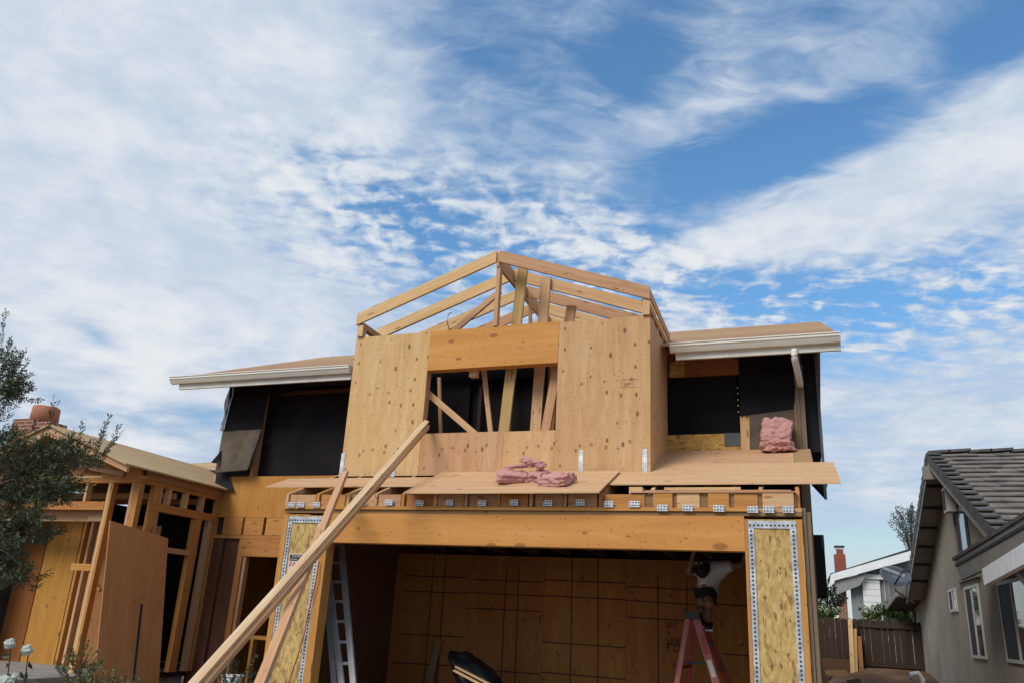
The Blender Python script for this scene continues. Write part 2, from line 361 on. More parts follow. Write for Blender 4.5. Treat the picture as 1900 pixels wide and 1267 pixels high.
PLY = wood('plywood_light', (.68, .50, .285), .70, gx=.9, gy=9, knots=.5, kscale=(1.7, 2.9), ksize=.15, streak=.2, stain=.35, nails=.16, contrast=.45, lines=.65)
PLYR = wood('plywood_pinkish', (.65, .455, .28), .68, gx=.9, gy=8, knots=.5, kscale=(1.8, 2.8), ksize=.15, streak=.25, stain=.45, nails=.25, contrast=.45, lines=.65)
PLYY = wood('plywood_yellow', (.58, .33, .085), .6, gx=.8, gy=8, knots=.5, stain=.5, nails=.1, contrast=.45)
PLYD = wood('plywood_deck', (.62, .45, .30), .55, gx=1.0, gy=12, knots=.35, stain=.45, nails=.05, contrast=.5, streak=.6)
PLYB = wood('plywood_brown', (.33, .165, .075), .7, gx=.9, gy=8, knots=.5, stain=.4, nails=.12, contrast=.35)
PLYW = wood('plywood_weathered', (.42, .30, .19), .45, gx=1.0, gy=14, knots=.3, stain=.6, nails=.05, contrast=.6, streak=.6)
BEAM = wood('lumber_beam', (.66, .37, .12), .72, gx=.5, gy=7, knots=.8, kscale=(1.0, 2.1), ksize=.19, stain=.35, nails=.14, contrast=.5, streak=.22, kcol=(.26, .10, .035))
LUM = wood('lumber_pale', (.70, .52, .31), .6, gx=.7, gy=22, streak=.3, knots=.7, kscale=(.9, 5), stain=.3, contrast=.4)
LUMR = wood('lumber_reddish', (.60, .41, .265), .55, gx=.7, gy=22, streak=.35, knots=.7, kscale=(.9, 5), stain=.35, contrast=.42)
LUMG = wood('lumber_greenish', (.50, .39, .19), .6, gx=.7, gy=22, knots=.5, kscale=(.9, 4), stain=.3, contrast=.4)
LUMO = wood('lumber_orange', (.55, .295, .10), .55, gx=.7, gy=22, streak=.35, knots=.7, kscale=(.9, 5), stain=.35, contrast=.4)
LUMW = wood('lumber_bright', (.78, .64, .45), .66, gx=.6, gy=20, knots=.35, kscale=(.7, 4), stain=.15, contrast=.32)
OLDW = wood('wood_old_dirty', (.30, .21, .12), .35, gx=.8, gy=24, knots=.3, stain=.6, contrast=.6)
GREYW = wood('wood_grey_weathered', (.22, .19, .15), .45, gx=.8, gy=26, knots=.2, stain=.3, contrast=.6)
FENCEW = wood('fence_wood', (.060, .047, .042), .35, gx=.8, gy=30, knots=.2, stain=.3, contrast=.6, rough=.9)
OSBM = osb('osb_board'); OSBY = osb('osb_yellow', (.50, .29, .075)); 
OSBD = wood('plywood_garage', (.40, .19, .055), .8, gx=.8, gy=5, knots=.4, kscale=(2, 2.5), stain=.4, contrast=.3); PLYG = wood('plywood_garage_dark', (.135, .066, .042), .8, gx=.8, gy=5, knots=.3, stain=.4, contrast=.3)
STRAP = perforated('steel_strap', .040, .058, .0125, (.62, .63, .65)); TIE = perforated('steel_tie', .030, .033, .0085, (.80, .80, .82)); VENT = perforated('steel_vent_strip', .022, .028, .0055, (.85, .86, .88))
PAPER = plain('building_paper_black', (.011, .010, .012), .8, var=.2, scale=2, spec=.1)
PAPERB = plain('building_paper_brown', (.115, .085, .06), .85, var=.22, scale=3)
SHADE_ = plain('inner_shade', (.013, .010, .010), .85, var=.3, scale=1.2, spec=.15); OLDD = plain('dark_old_trim', (.04, .028, .022), .85)  # first one: darkness of the room behind an opening, put into colour
DARK = plain('interior_dark', (.035, .028, .027), .9, var=.2, scale=2)  # near-black: shade of the enclosed rooms put into the colour
SHADEW = plain('interior_shade', (.05, .043, .044), .9, var=.1, scale=2)  # room walls with their shade put into the colour
GUT = plain('gutter_paint', (.76, .72, .64), .45, var=.04, scale=3, bmp=.02)
FASC = plain('fascia_paint', (.62, .58, .51), .6, var=.08, scale=5, bmp=.05)
BLACKT = plain('black_trim', (.007, .007, .009), .8, var=.1)
GREYT = plain('grey_trim', (.075, .075, .08), .5, var=.1)
def knockout():
    return None
exec_order = None

def text(name, body, size, p, mat, rot, parent=None, ext=.001, sx=1):
    c = bpy.data.curves.new(name, 'FONT'); c.body = body; c.size = size; c.extrude = ext; c.align_x = 'LEFT'
    o = bpy.data.objects.new(name, c); COL.objects.link(o); bpy.context.view_layer.update()
    me = bpy.data.meshes.new_from_object(o); bpy.data.objects.remove(o); me.materials.clear(); me.materials.append(mat)
    o = bpy.data.objects.new(name, me); COL.objects.link(o); o.matrix_world = Matrix.Translation(p) @ rot.to_4x4() @ Matrix.Diagonal((sx, 1, 1, 1))
    if parent is not None:
        bpy.context.view_layer.update(); mwx = o.matrix_world.copy(); o.parent = parent; o.matrix_parent_inverse = parent.matrix_world.inverted(); o.matrix_world = mwx
    return o

# ------------------------------------------------------------------ ground
g = MB()
NX, NY = 60, 60
def gh(x, y):
    h = -.12
    if x > .3: h += .95 * max(0, min(1, (y - 6) / 9.0)) * max(0, min(1, (x - .2) / .8))
    h += .05 * noise.noise(Vector((x * .7, y * .7, 0)))
    return h if y > -2 else min(h, -.05)
xs = [-600, -120, -40] + [-24 + i * .8 for i in range(62)] + [40, 120, 600]; ys = [-600, -80, -20] + [-10 + i * .8 for i in range(56)] + [50, 120, 600]
for i in range(len(xs) - 1):
    for j in range(len(ys) - 1):
        q = [(xs[i], ys[j]), (xs[i + 1], ys[j]), (xs[i + 1], ys[j + 1]), (xs[i], ys[j + 1])]
        g.face([(a, b, gh(a, b)) for a, b in q], q, True)
m, t, b = base_mat('soil', .95, .1); tcn = t.new('ShaderNodeTexCoord')
n1 = t.noise(tcn.outputs['Object'], 1.2, 8, .65); t.l.new(t.ramp(n1, [(.3, (.10, .058, .035)), (.55, (.20, .12, .075)), (.75, (.30, .21, .14))]), b.inputs['Base Color']); bump(t, b, t.noise(tcn.outputs['Object'], 9, 6, .7), .8, .05)
tag(g.build('ground', m), kind='structure')
CONC = plain('concrete', (.30, .275, .25), .9, var=.2, scale=5, bmp=.3)
tag(MB().abox(-6.1, .3, -14, 2.9, -.3, .0).build('driveway', CONC), kind='structure')

# ------------------------------------------------------------------ the house being rebuilt
YD, YH = .92, 2.32            # faces of the dormer and of the upper storey
XDL, XDR = -5.848, -1.568     # dormer sides
house = thing('unfinished_house', (-4.5, 3, 0), 'two storey timber house under rebuilding with bare plywood dormer above a wide open garage', 'house')
def part(mb, name, mat, parent=house, label=None):
    o = mb.build(name, mat, parent)
    if label: o['label'] = label
    return o
def ab(name, mat, x0, x1, y0, y1, z0, z1, g=0, parent=house, label=None):
    UVOFF[0] = not mat.get('fixed_uv', False); r = part(MB().abox(x0, x1, y0, y1, z0, z1, g), name, mat, parent, label); UVOFF[0] = True; return r
def roofz(Y): return 2.91 + .4 * Y

# --- garage front
# braced OSB wall panels either side of the opening
def shear(x0, x1, z0=0.0, z1=2.62, label=None, jl=.06, jr=.07):
    p = ab('wall_panel', OSBM, x0 + jl, x1 - jr, -.012, .03, z0, z1, 2, label=label)
    ab('trimmer', LUMO, x0, x0 + jl, -.03, .14, z0, z1, 2, parent=p)
    ab('trimmer', LUMO, x1 - jr, x1, -.03, .14, z0, z1, 2, parent=p)
    sw = .060
    ab('strap', STRAP, x0 + jl + .002, x0 + jl + sw, -.022, -.012, z0, z1 - .09, 2, parent=p)
    ab('strap', STRAP, x1 - jr - sw, x1 - jr - .002, -.022, -.012, z0, z1 - .09, 2, parent=p)
    ab('strap', STRAP, x0 + jl + .002, x1 - jr - .002, -.024, -.012, z1 - .09, z1 - .015, 0, parent=p)
    return p
shear(-5.975, -5.30, label='oriented strand board panel left of the garage opening, edged with steel strap', jl=.07, jr=.10)
shear(-.463, .085, label='oriented strand board panel right of the garage opening, edged with steel strap', jl=.032, jr=.055)
ab('garage_header', BEAM, -5.30, -.463, -.035, .12, 2.30, 2.648, 0, label='long knotty timber beam over the garage opening')
# plates above the beam
ab('top_plate', OLDW, -5.98, .09, -.02, .12, 2.652, 2.690, 0)
ab('top_plate', LUMO, -5.98, -.36, -.045, .12, 2.694, 2.732, 0)
ab('top_plate', LUMR, -1.9, .09, -.02, .12, 2.694, 2.732, 0)
# joist blocking with its steel ties
spans = [(538, 585), (597, 641), (653, 694), (703, 744), (754, 805), (813, 861), (871, 922), (930, 980), (993, 1044), (1055, 1108), (1122, 1196), (1212, 1248), (1256, 1298), (1314, 1353), (1362, 1406), (1415, 1473)]
edges = [(atY(a, 930, -.01).x, atY(b, 930, -.01).x) for a, b in spans]
for i, (a, b) in enumerate(edges):
    ab('joist_block', [LUMR, LUMO, PLYR][i % 3] if i < 10 else [LUM, LUMO, LUMO][i % 3], a, b, -.01 - .012 * (i % 2), .03, 2.736, 2.875 if i < 11 else 2.885, 0)
gapx = [(edges[i][1] + edges[i + 1][0]) / 2 for i in range(len(edges) - 1)] + [.06, edges[0][0] - .03]
for i, x in enumerate(sorted(gapx)):
    ytop = .95 if XDL - .1 < x < XDR + .05 else YH - .03
    sl = MB(); yf_ = -.035 if x < -1.75 else .032
    sl.prism([(x - .019, yf_, 2.736), (x - .019, ytop, roofz(ytop) - .15), (x - .019, ytop, roofz(ytop) - .004), (x - .019, yf_, roofz(-.035) - .012)], (.038, 0, 0), g=(0, 1, .4))
    part(sl, 'rafter', [LUMR, LUMO, LUM][i % 3])
for (a, b, y) in [(537, 549, 936), (554, 567, 936), (583, 596, 936), (672, 680, 933), (716, 731, 932), (773, 788, 933), (828, 843, 932), (888, 904, 933), (947, 963, 932), (1010, 1026, 933), (1070, 1086, 932), (1121, 1139, 935), (1168, 1188, 935), (1220, 1240, 942), (1267, 1287, 942), (1324, 1345, 943), (1387, 1407, 945), (1416, 1437, 945), (1452, 1473, 945)]:
    p, q = atY(a, y, -.03), atY(b, y, -.03); zc_ = p.z
    ab('metal_tie', TIE, p.x, q.x, -.062, -.048, zc_ - .033, zc_ + .033, 0)
ab('ceiling_light_block', DARK, -5.97, .08, .05, 2.9, 2.70, 2.73)  # added dark sheet that keeps daylight out of the garage
# boards lying in the open roof bays on the right
for k, (x0, x1, y, z, mt) in enumerate([(-1.55, .0, .10, 2.90, LUMR), (-1.5, -.1, .17, 2.915, OLDW), (-1.3, -.5, .24, 2.955, LUM)]):
    ab('roof_batten', mt, x0, x1, y, y + .05, z, z + .035, 0)
ab('ledger_strip', LUMR, -1.62, .045, -.03, .03, 2.8875, 2.902, 0)
ab('joist_end', OLDW, -1.62, .045, .004, .028, 2.74, 2.88, 0)
ab('roof_block', LUM, -1.64, -1.50, .0, .14, 2.885, 2.955, 1)
# sloping sheets of the lower roof
def sheet(name, mat, x0, x1, y0, y1, off=0.0, th=.014, parent=house, g=(1, 0, 0), label=None):
    pts = [(x0, y0, roofz(y0) + off), (x1, y0, roofz(y0) + off), (x1, y1, roofz(y1) + off), (x0, y1, roofz(y1) + off)]
    o = MB().prism(pts, (0, 0, th), g=g).build(name, mat, parent)
    if label and parent: o['label'] = label
    return o
sheet('roof_sheet', PLYD, -6.55, -4.32, .265, .757)
sheet('roof_sheet', PLYD, -4.315, -1.95, .265, .757)
sheet('roof_sheet', PLYD, -1.945, .485, .289, 1.378)
sheet('roof_sheet', PLYD, XDR, .055, 1.382, 2.30)
sheet('roof_sheet', PLYW, .059, .262, 1.382, 2.262)
# --- dormer
def zft(Y=YD): return roofz(Y)
yd0, yd1 = YD, YD + .018
def dpanel(x0, x1, z0, z1, mat, g=2, y=0, name='dormer_panel', label=None): return ab(name, mat, x0, x1, yd0 + y, yd1 + y, z0, z1, g, label=label)
zt = 5.315; zwin0 = 3.848; zwin1 = 4.745
dpanel(XDL, -4.655, 3.28, zt, PLY)
dpanel(-2.77, XDR, 3.28, 5.30, PLY)
ab('dormer_header', BEAM, -4.652, -2.773, YD - .004, YD + .13, zwin1, 5.318, 0, label='deep smooth timber beam over the dormer window opening')
dpanel(-4.652, -3.47, 3.28, zwin0, PLYR, y=.003); dpanel(-3.467, -2.773, 3.28, zwin0 - .005, PLYR, y=.003)
ab('sill_plate', LUM, -4.66, -2.77, YD + .022, YD + .13, zwin0 - .05, zwin0 - .008, 0)
ab('jamb', LUMR, -4.75, -4.652, YD + .02, YD + .13, zwin0, zwin1, 2); ab('jamb', LUMR, -2.772, -2.69, YD + .02, YD + .13, zwin0, zwin1, 2)
for x0, x1 in [(-5.66, -5.62), (-5.25, -5.21), (-4.84, -4.80), (-2.36, -2.32), (-1.96, -1.92)]: ab('stud', LUMR, x0, x1, yd1 + .002, .93 + .1, 3.3, 5.3, 2)
# galvanised hold-down straps on the dormer foot
for px, y0, y1 in [(637, 840, 884), (730, 862, 884), (1078.5, 834, 876), (1196.5, 832, 878)]:
    p = atY(px, y0, YD - .01); q = atY(px, y1, YD - .01); ab('hold_down_strap', VENT, p.x - .028, p.x + .028, YD - .008, YD - .001, q.z, p.z, 2)
# dormer side walls
for X, sgn in ((XDR, -1), (XDL, 1)):
    x0, x1 = (X - .018, X) if sgn < 0 else (X, X + .018)
    m_ = MB(); m_.prism([(x0, yd1 + .001, roofz(YD) + .014), (x0, YH, roofz(YH) + .01), (x0, YH, 5.30), (x0, yd1 + .001, 5.30)], (x1 - x0, 0, 0), g=(0, 0, 1)); part(m_, 'dormer_side', PLYR)
    xs0, xs1 = (X - .11, X - .02) if sgn < 0 else (X + .02, X + .11)
    for y in (YD + .02, YD + .40, YD + .78, YD + 1.16, YD + 1.50): ab('side_stud', LUM if y < 1 else LUMR, xs0, xs1, y, y + .04, 5.0 if y > 1 else 3.4, 5.445, 2)
    ab('side_plate', LUMR, xs0, xs1 - .002 if sgn < 0 else xs1, YD + .0, YH + .3, 5.447, 5.487, 1)
    ab('side_plate', LUM, xs0, xs1, YD - .002, YH + .3, 5.49, 5.53, 1)
# front corner posts under the front rafters
ab('corner_post', LUM, XDL + .02, XDL + .11, YD - .035, YD + .0, 5.318, 5.49, 2); ab('corner_post', LUM, XDR - .09, XDR - .0, YD - .035, YD - .002, 5.303, 5.62, 2)
# ridge, rafters and gable studs
XR = (XDL + XDR) / 2 + .02; ZR = 6.445; ZE = 5.665; DR = .175
ab('ridge_board', LUMR, XR - .019, XR + .019, YD - .04, 4.9, ZR - .245, ZR - .03, 1)
sl = (ZR - ZE) / (XR - XDL)
for i, y in enumerate([YD - .06, YD + .56, YD + 1.17, YD + 1.78, YD + 2.39, YD + 3.0]):
    for s_ in (-1, 1):
        xe = XDL if s_ < 0 else (XDR + .005 if i == 0 else XDR - .02)
        if i >= 3:                                   # jack rafters landing on the main roof
            k = (i - 2) * .27; xe = XR + s_ * (abs(xe - XR) * (1 - k))
        ze = ZR - sl * abs(xe - XR); xi = XR + s_ * .021; zi = ZR - sl * .021
        m_ = MB().prism([(xe, y, ze), (xi, y, zi), (xi, y, zi - DR), (xe, y, ze - DR)], (0, .038, 0), g=(xi - xe, 0, zi - ze))
        o = part(m_, 'roof_rafter', [LUM, LUM, LUM, LUMR][(i + (s_ > 0)) % 4] if not (i == 0 and s_ > 0) else LUMR)
ab('rim_board', LUMR, XDR - .016, XDR + .006, YD - .02, YH + .3, 5.545, 5.655, 1)
ab('king_post', LUMR, XR - .02, XR + .035, YD - .02, YD + .07, 5.32, ZR - .18, 2)
INK = plain('stamp_ink', (.30, .16, .09), .8, var=.05, bmp=0)
p = atY(1157, 716, YD); stp = text('grade_stamp', 'IBP', .07, Vector((p.x, YD - .002, p.z)), INK, Matrix.Rotation(R(90), 3, 'X'), house)
for (x0, z0, x1, z1) in ((-.03, -.02, .17, -.016), (-.03, .085, .17, .089), (-.03, -.016, -.026, .085), (.12, -.016, .124, .085)): MB().abox(p.x + x0, p.x + x1, YD - .003, YD - .001, p.z + z0, p.z + z1).build('stamp_line', INK, stp)
# --- temporary props and braces seen through the dormer
def px_bar(name, mat, a, ya, b, yb, wd, ht, tw=0, parent=house):
    p, q = atY(*a, ya), atY(*b, yb); return part(MB().bar(p, q, wd, ht, (0, -1, .0), tw), name, mat, parent)
px_bar('prop', LUMG, (972, 487), 1.15, (934, 810), 1.15, .145, .04)
px_bar('prop', LUMR, (1013, 516), 1.45, (993, 810), 1.30, .145, .04)
px_bar('prop', LUMR, (1061, 568), 1.75, (1048, 640), 1.75, .14, .04)
px_bar('prop', PLYB, (1030, 660), 1.5, (1018, 812), 1.4, .14, .04)
px_bar('prop', LUMR, (1036, 668), 1.18, (1010, 812), 1.12, .12, .04)
px_bar('brace', LUM, (786, 722), 1.08, (890, 812), 1.14, .085, .04)
px_bar('brace', LUMR, (896, 672), 1.3, (912, 812), 1.25, .065, .04)
px_bar('brace', LUMR, (838, 618), 1.35, (928, 541), 1.5, .085, .04)
px_bar('brace', LUMR, (950, 690), 2.2, (944, 806), 2.2, .05, .04)
px_bar('brace', LUMR, (815, 700), 2.0, (818, 806), 2.0, .05, .04)
px_bar('stud', LUMR, (1003, 560), 2.15, (1003, 625), 2.15, .06, .04)
px_bar('stud', LUMR, (984, 545), 2.1, (984, 625), 2.1, .05, .04)
p = atY(880, 684, 1.1); ab('hanging_block', LUMW, p.x - .055, p.x + .055, 1.06, 1.15, p.z - .12, p.z + .12, 2)
part(MB().tube([atY(833, 610, .98), atY(829, 596, .98), atY(832, 584, .98), atY(838, 580, 1.0)], .006, 6), 'cable', BLACKT)

# --- upper storey wall (plane YH), from left to right
YB = YH + .12
ab('storey_band', PLYY, -9.12, -7.90, YH, YB, 2.892, 3.565, 2); ab('storey_band', PLYY, -7.897, -6.70, YH, YB, 2.892, 3.565, 2); ab('storey_band', PLYY, -6.697, -5.2, YH, YB, 2.892, 3.565, 2)
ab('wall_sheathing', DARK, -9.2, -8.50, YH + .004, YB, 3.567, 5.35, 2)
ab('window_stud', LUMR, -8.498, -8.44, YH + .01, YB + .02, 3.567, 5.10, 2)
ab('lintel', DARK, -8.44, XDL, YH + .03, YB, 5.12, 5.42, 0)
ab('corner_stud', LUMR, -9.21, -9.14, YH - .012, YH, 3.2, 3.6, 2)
# inner wall behind the dormer, its shade put in as black
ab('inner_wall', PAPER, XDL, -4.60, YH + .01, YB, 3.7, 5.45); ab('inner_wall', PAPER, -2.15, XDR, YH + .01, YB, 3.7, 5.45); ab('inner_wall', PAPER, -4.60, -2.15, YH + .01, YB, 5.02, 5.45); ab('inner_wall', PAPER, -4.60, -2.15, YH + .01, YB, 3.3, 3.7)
ab('shade_panel', SHADE_, -4.60, -2.15, YB - .02, YB - .012, 3.7, 5.02)  # flat dark panel in place of the unlit room behind
for x_ in (-4.45, -3.2, -2.4): ab('inner_frame', OLDD, x_, x_ + .05, YH + .0, YH + .02, 3.7, 4.95, 2)
ab('inner_header', DARK, XDL + .12, XDR - .12, YH - .26, YH - .22, 5.14, 5.42, 0)
ab('subfloor', OLDW, XDL + .03, XDR - .03, YD + .14, YH, 3.30, 3.33, 0)
# right-hand window and OSB
ab('storey_band', OSBY, XDR + .001, -.60, YH, YB, 3.80, 4.075, 0)
ab('window_stud', LUM, -.597, -.475, YH - .005, YB, 3.80, 4.33, 2, label='pale stud beside the black window opening')
ab('lintel', PLYB, XDR + .001, -.59, YH, YB, 4.93, 5.4, 0)
ab('wall_sheathing', DARK, -.59, .10, YH + .012, YB, 3.78, 5.42, 2)
p, q = atY(1243, 672, YH - .05), atY(1270, 697, YH - .05); ab('scrap_block', OSBM, p.x, q.x, YH - .06, YH - .005, q.z, p.z, 0)
ab('shade_panel', PAPER, -1.565, -.62, YH + .09, YB - .01, 4.077, 4.928)  # black panel in place of the unlit room in this opening
p, q = atY(1344, 803, YH - .01), atY(1374, 826, YH - .01); ab('paper_patch', GREYT, p.x, q.x, YH - .012, YH - .004, q.z, p.z)
for z in (4.36, 4.45, 4.53, 4.62, 4.7): ab('nail_strip', LUMW, -.618, -.606, YH - .004, YH + .002, z, z + .022, 2)
# building paper, torn and curling
def flap(name, mat, pts, th=.008, bulge=.02, label=None, parent=house):
    pts = [Vector(p) for p in pts]; n = 18; mb = MB(); a, b, c, d = pts     # tl tr br bl
    nrm = (b - a).cross(d - a).normalized()
    if nrm.y > 0: nrm = -nrm
    G = []
    for j in range(n + 1):
        v = j / n; row = []
        for i in range(n + 1):
            u = i / n; P = (a * (1 - u) + b * u) * (1 - v) + (d * (1 - u) + c * u) * v
            k = noise.noise(Vector((P.x * 3.1, P.z * 3.3, P.y + 4.0))) * bulge + bulge * .5 * v + bulge * .6 + .35 * bulge * noise.noise(Vector((P.x * 9, P.z * 5, 2.0)))
            row.append(P + nrm * abs(k))
        G.append(row)
    for off in (0, th):
        for j in range(n):
            for i in range(n):
                q = [G[j][i], G[j][i + 1], G[j + 1][i + 1], G[j + 1][i]]; q = [p - nrm * off for p in q]
                if off == 0: q = q[::-1]
                mb.face(q, [(p.x, p.z) for p in q], True)
    o = mb.build(name, mat, parent)
    if label: o['label'] = label
    return o
Y0 = YH - .012
flap('building_paper', PAPER, [atY(432, 712, Y0), atY(502, 706, Y0), atY(487, 796, Y0), atY(413, 800, Y0)], bulge=.015)
flap('building_paper', PAPER, [atY(500, 706, Y0), atY(560, 704, Y0), atY(552, 724, Y0), atY(497, 735, Y0)], bulge=.012)
flap('paper_flap', PAPERB, [atY(414, 800, Y0 - .04), atY(487, 797, Y0 - .04), atY(461, 872, Y0 - .16), atY(402, 877, Y0 - .12)], bulge=.03, label='brown backed building paper flap hanging loose on the left corner')
flap('paper_edge', GREYT, [atY(478, 797, Y0 - .06), atY(487, 797, Y0 - .03), atY(466, 868, Y0 - .1), atY(457, 872, Y0 - .19)], bulge=.005)
flap('paper_curl', BLACKT, [atY(412, 834, Y0 - .1), atY(414, 848, Y0 - .1), atY(402, 860, Y0 - .2), atY(391, 858, Y0 - .25)], bulge=.02)
flap('paper_tail', BLACKT, [atY(402, 878, Y0 - .02), atY(421, 876, Y0 - .02), atY(436, 912, Y0 - .02), atY(400, 902, Y0 - .02)], bulge=.02)
flap('plastic_wrap', plain('white_plastic', (.42, .43, .45), .4, var=.3, scale=9), [atY(426, 718, Y0 + .1), atY(440, 714, Y0), atY(418, 800, Y0), atY(413, 800, Y0 + .05)], bulge=.05)
flap('building_paper', PAPER, [atY(1372, 655, Y0), atY(1478, 650, Y0), atY(1474, 758, Y0), atY(1373, 772, Y0)], bulge=.012)
flap('building_paper', PAPERB, [atY(1391, 770, Y0), atY(1476, 758, Y0), atY(1478, 840, Y0), atY(1391, 838, Y0)], bulge=.012)
# rim blocks under the storey band and the framed entry window below
for a, b in ((414, 449), (453, 488), (493, 545)):
    xa, xb = atY(a, 975, YH).x, atY(b, 975, YH).x; ab('rim_block', LUMO, xa, xb, YH + .0, YH + .04, 2.61, 2.888, 0)
ab('rim_backing', DARK, -9.1, -5.97, YH + .042, YH + .06, 2.58, 2.89); ab('storey_plate', LUMO, -9.1, -5.97, YH - .006, YH + .1, 2.548, 2.606, 0)
ab('entry_header', LUMO, -8.41, -5.97, YH - .004, YH + .09, 2.27, 2.544, 0); ab('entry_stud', LUMO, -8.48, -8.38, YH, YH + .1, 0, 2.545, 2)
ab('entry_stud', LUMR, -8.36, -8.31, YH + .01, YH + .1, 0, 2.27, 2); ab('entry_sill', LUMO, -8.31, -5.99, YH, YH + .1, 1.03, 1.085, 0); ab('entry_cripple', LUMO, -7.98, -7.93, YH, YH + .1, 0, 1.03, 2); ab('entry_stud', LUMO, -7.66, -7.62, YH + .12, YH + .2, 0, 2.6, 2)
ab('entry_wall', PLYG, -9.1, -8.8, YH, YH + .05, 0, 2.545, 2); ab('entry_wall', PLYG, -8.78, -8.49, YH + .04, YH + .08, 0, 2.545, 2)
ab('entry_partition', PLYG, -9.1, -5.9, 4.2, 4.25, 0, 2.6, 2); ab('entry_partition', DARK, -8.0, -7.2, 3.6, 3.65, 0, 2.6, 2)
# --- shell of the upper storey, inner shade put into the dark colours
ab('interior_floor', DARK, -9.2, .08, YB, 9.5, 2.80, 2.90); ab('interior_ceiling', SHADEW, -9.2, .08, YB, 9.5, 5.20, 5.24); ab('interior_wall', SHADEW, -9.2, .08, 5.6, 5.7, 2.9, 5.2)
ab('side_wall', PLYY, -9.2, -9.1, YB, 9.5, 0, 5.3, 2); ab('interior_partition', SHADEW, -6.3, -6.2, YB, 5.6, 2.9, 5.2); ab('interior_partition', SHADEW, -1.66, -1.58, YB, 5.6, 2.9, 5.2)
SCREEN = plain('upper_shade', (.013, .011, .012), .85, var=.3, scale=1.2, spec=.15)  # darkness of the upper room put into a panel colour
ab('shade_panel', SCREEN, -8.44, -6.31, YB + .02, YB + .03, 3.50, 4.99, label='flat dark panel standing in for the unlit room in the left upper opening')
ab('opening_rail', PLYG, -8.44, -6.31, YB + .0, YB + .018, 4.99, 5.06, 0)
ab('dark_lining', SHADEW, -9.098, -9.09, YB, 5.6, 2.9, 5.2); ab('dark_lining', SHADEW, -9.09, -8.442, YB + .001, YB + .01, 2.9, 5.2)  # added dark sheets, shade laid over the bright side wall plywood
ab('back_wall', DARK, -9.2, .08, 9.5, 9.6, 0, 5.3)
part(MB().prism([(.08, YH + .002, 2.8), (.08, 9.6, 2.8), (.08, 9.6, 5.2), (.08, 5.84, 6.8), (.08, YH + .002, 5.3)], (.05, 0, 0)), 'gable_wall', PLYB)
part(MB().prism([(-9.2, YH + .2, 5.25), (-9.2, 9.6, 5.2), (-9.2, 5.84, 6.8)], (.05, 0, 0)), 'gable_wall', PLYY)
# --- main roof
YE, ZE0, RS, YRG = 1.72, 5.16, .428, 5.84
def mroof(x0, x1, y0, y1, mat, name='main_roof', th=.03, label=None):
    z = lambda y: ZE0 + RS * (y - YE)
    return part(MB().prism([(x0, y0, z(y0)), (x1, y0, z(y0)), (x1, y1, z(y1)), (x0, y1, z(y1))], (0, 0, th), g=(1, 0, 0)), name, mat, label=label)
mroof(-9.78, XDL - .0, YE, 2.94, PLYW); mroof(-9.78, XDL, 2.942, 4.16, PLYW); mroof(-9.78, XDL, 4.162, YRG, PLYW)
mroof(XDR + .0, -.62, YE, 2.94, PLYW); mroof(-.617, .66, YE, 2.94, PLYW); mroof(XDR, -.9, 2.942, 4.16, PLYW); mroof(-.897, .66, 2.942, 4.16, PLYW); mroof(XDR, .66, 4.162, YRG, PLYW)
mroof(XDL, XDR, YH + .14, YRG, PLYW)
zr = ZE0 + RS * (YRG - YE)
part(MB().prism([(-9.78, YRG + .002, zr), (.66, YRG + .002, zr), (.66, 10.1, zr - RS * 4.26), (-9.78, 10.1, zr - RS * 4.26)], (0, 0, .03), g=(1, 0, 0)), 'main_roof', PLYW)
for x in (-9.7, .60): part(MB().prism([(x, YE + .05, ZE0 - .14), (x, YRG, zr - .16), (x, YRG, zr - .002), (x, YE + .05, ZE0 + .012)], (.04, 0, 0), g=(0, 1, .4)), 'rake_board', FASC)
for k in range(4): x = -5.75 - k * 1.2; part(MB().prism([(x, YE + .06, ZE0 - .1), (x, YH + .2, ZE0 + RS * .8 - .12), (x, YH + .2, ZE0 + RS * .8 - .03), (x, YE + .06, ZE0 + .015)], (.04, 0, 0), g=(0, 1, .4)), 'rafter_tail', OLDW)
for k in range(3): x = -1.35 + k * .8; part(MB().prism([(x, YE + .06, ZE0 - .1), (x, YH + .2, ZE0 + RS * .8 - .12), (x, YH + .2, ZE0 + RS * .8 - .03), (x, YE + .06, ZE0 + .015)], (.04, 0, 0), g=(0, 1, .4)), 'rafter_tail', OLDW)
def gutter(x0, x1, fx0, fx1, lab):
    prof = [(0, -.01), (0, -.115), (-.055, -.115), (-.075, -.085), (-.09, -.06), (-.105, -.045), (-.105, -.018), (-.118, -.012), (-.118, 0), (-.104, .0), (-.096, -.02), (-.094, -.04), (-.05, -.1), (-.012, -.1), (-.012, -.01)]
    m_ = MB().prism([(x0, YE - .02 + a, ZE0 + .0 + b) for a, b in prof], (x1 - x0, 0, 0), g=(1, 0, 0)); g_ = part(m_, 'gutter', GUT, label=lab)
    for x in (x0 - .006, x1):
        m_ = MB().prism([(x, YE - .02 + a, ZE0 + b) for a, b in [(0, 0), (0, -.118), (-.057, -.118), (-.108, -.046), (-.108, -.017), (-.121, -.012), (-.121, .002)]], (.006, 0, 0)); m_.build('end_cap', GUT, g_)
    ab('fascia', FASC, fx0, fx1, YE - .018, YE + .02, ZE0 - .205, ZE0 - .005, 0)
gutter(-9.86, XDL - .6 + .08 - .0, -9.74, XDL - .52, 'long off white gutter left of the dormer'); gutter(-1.42, .675, -1.36, .69, 'off white gutter right of the dormer')
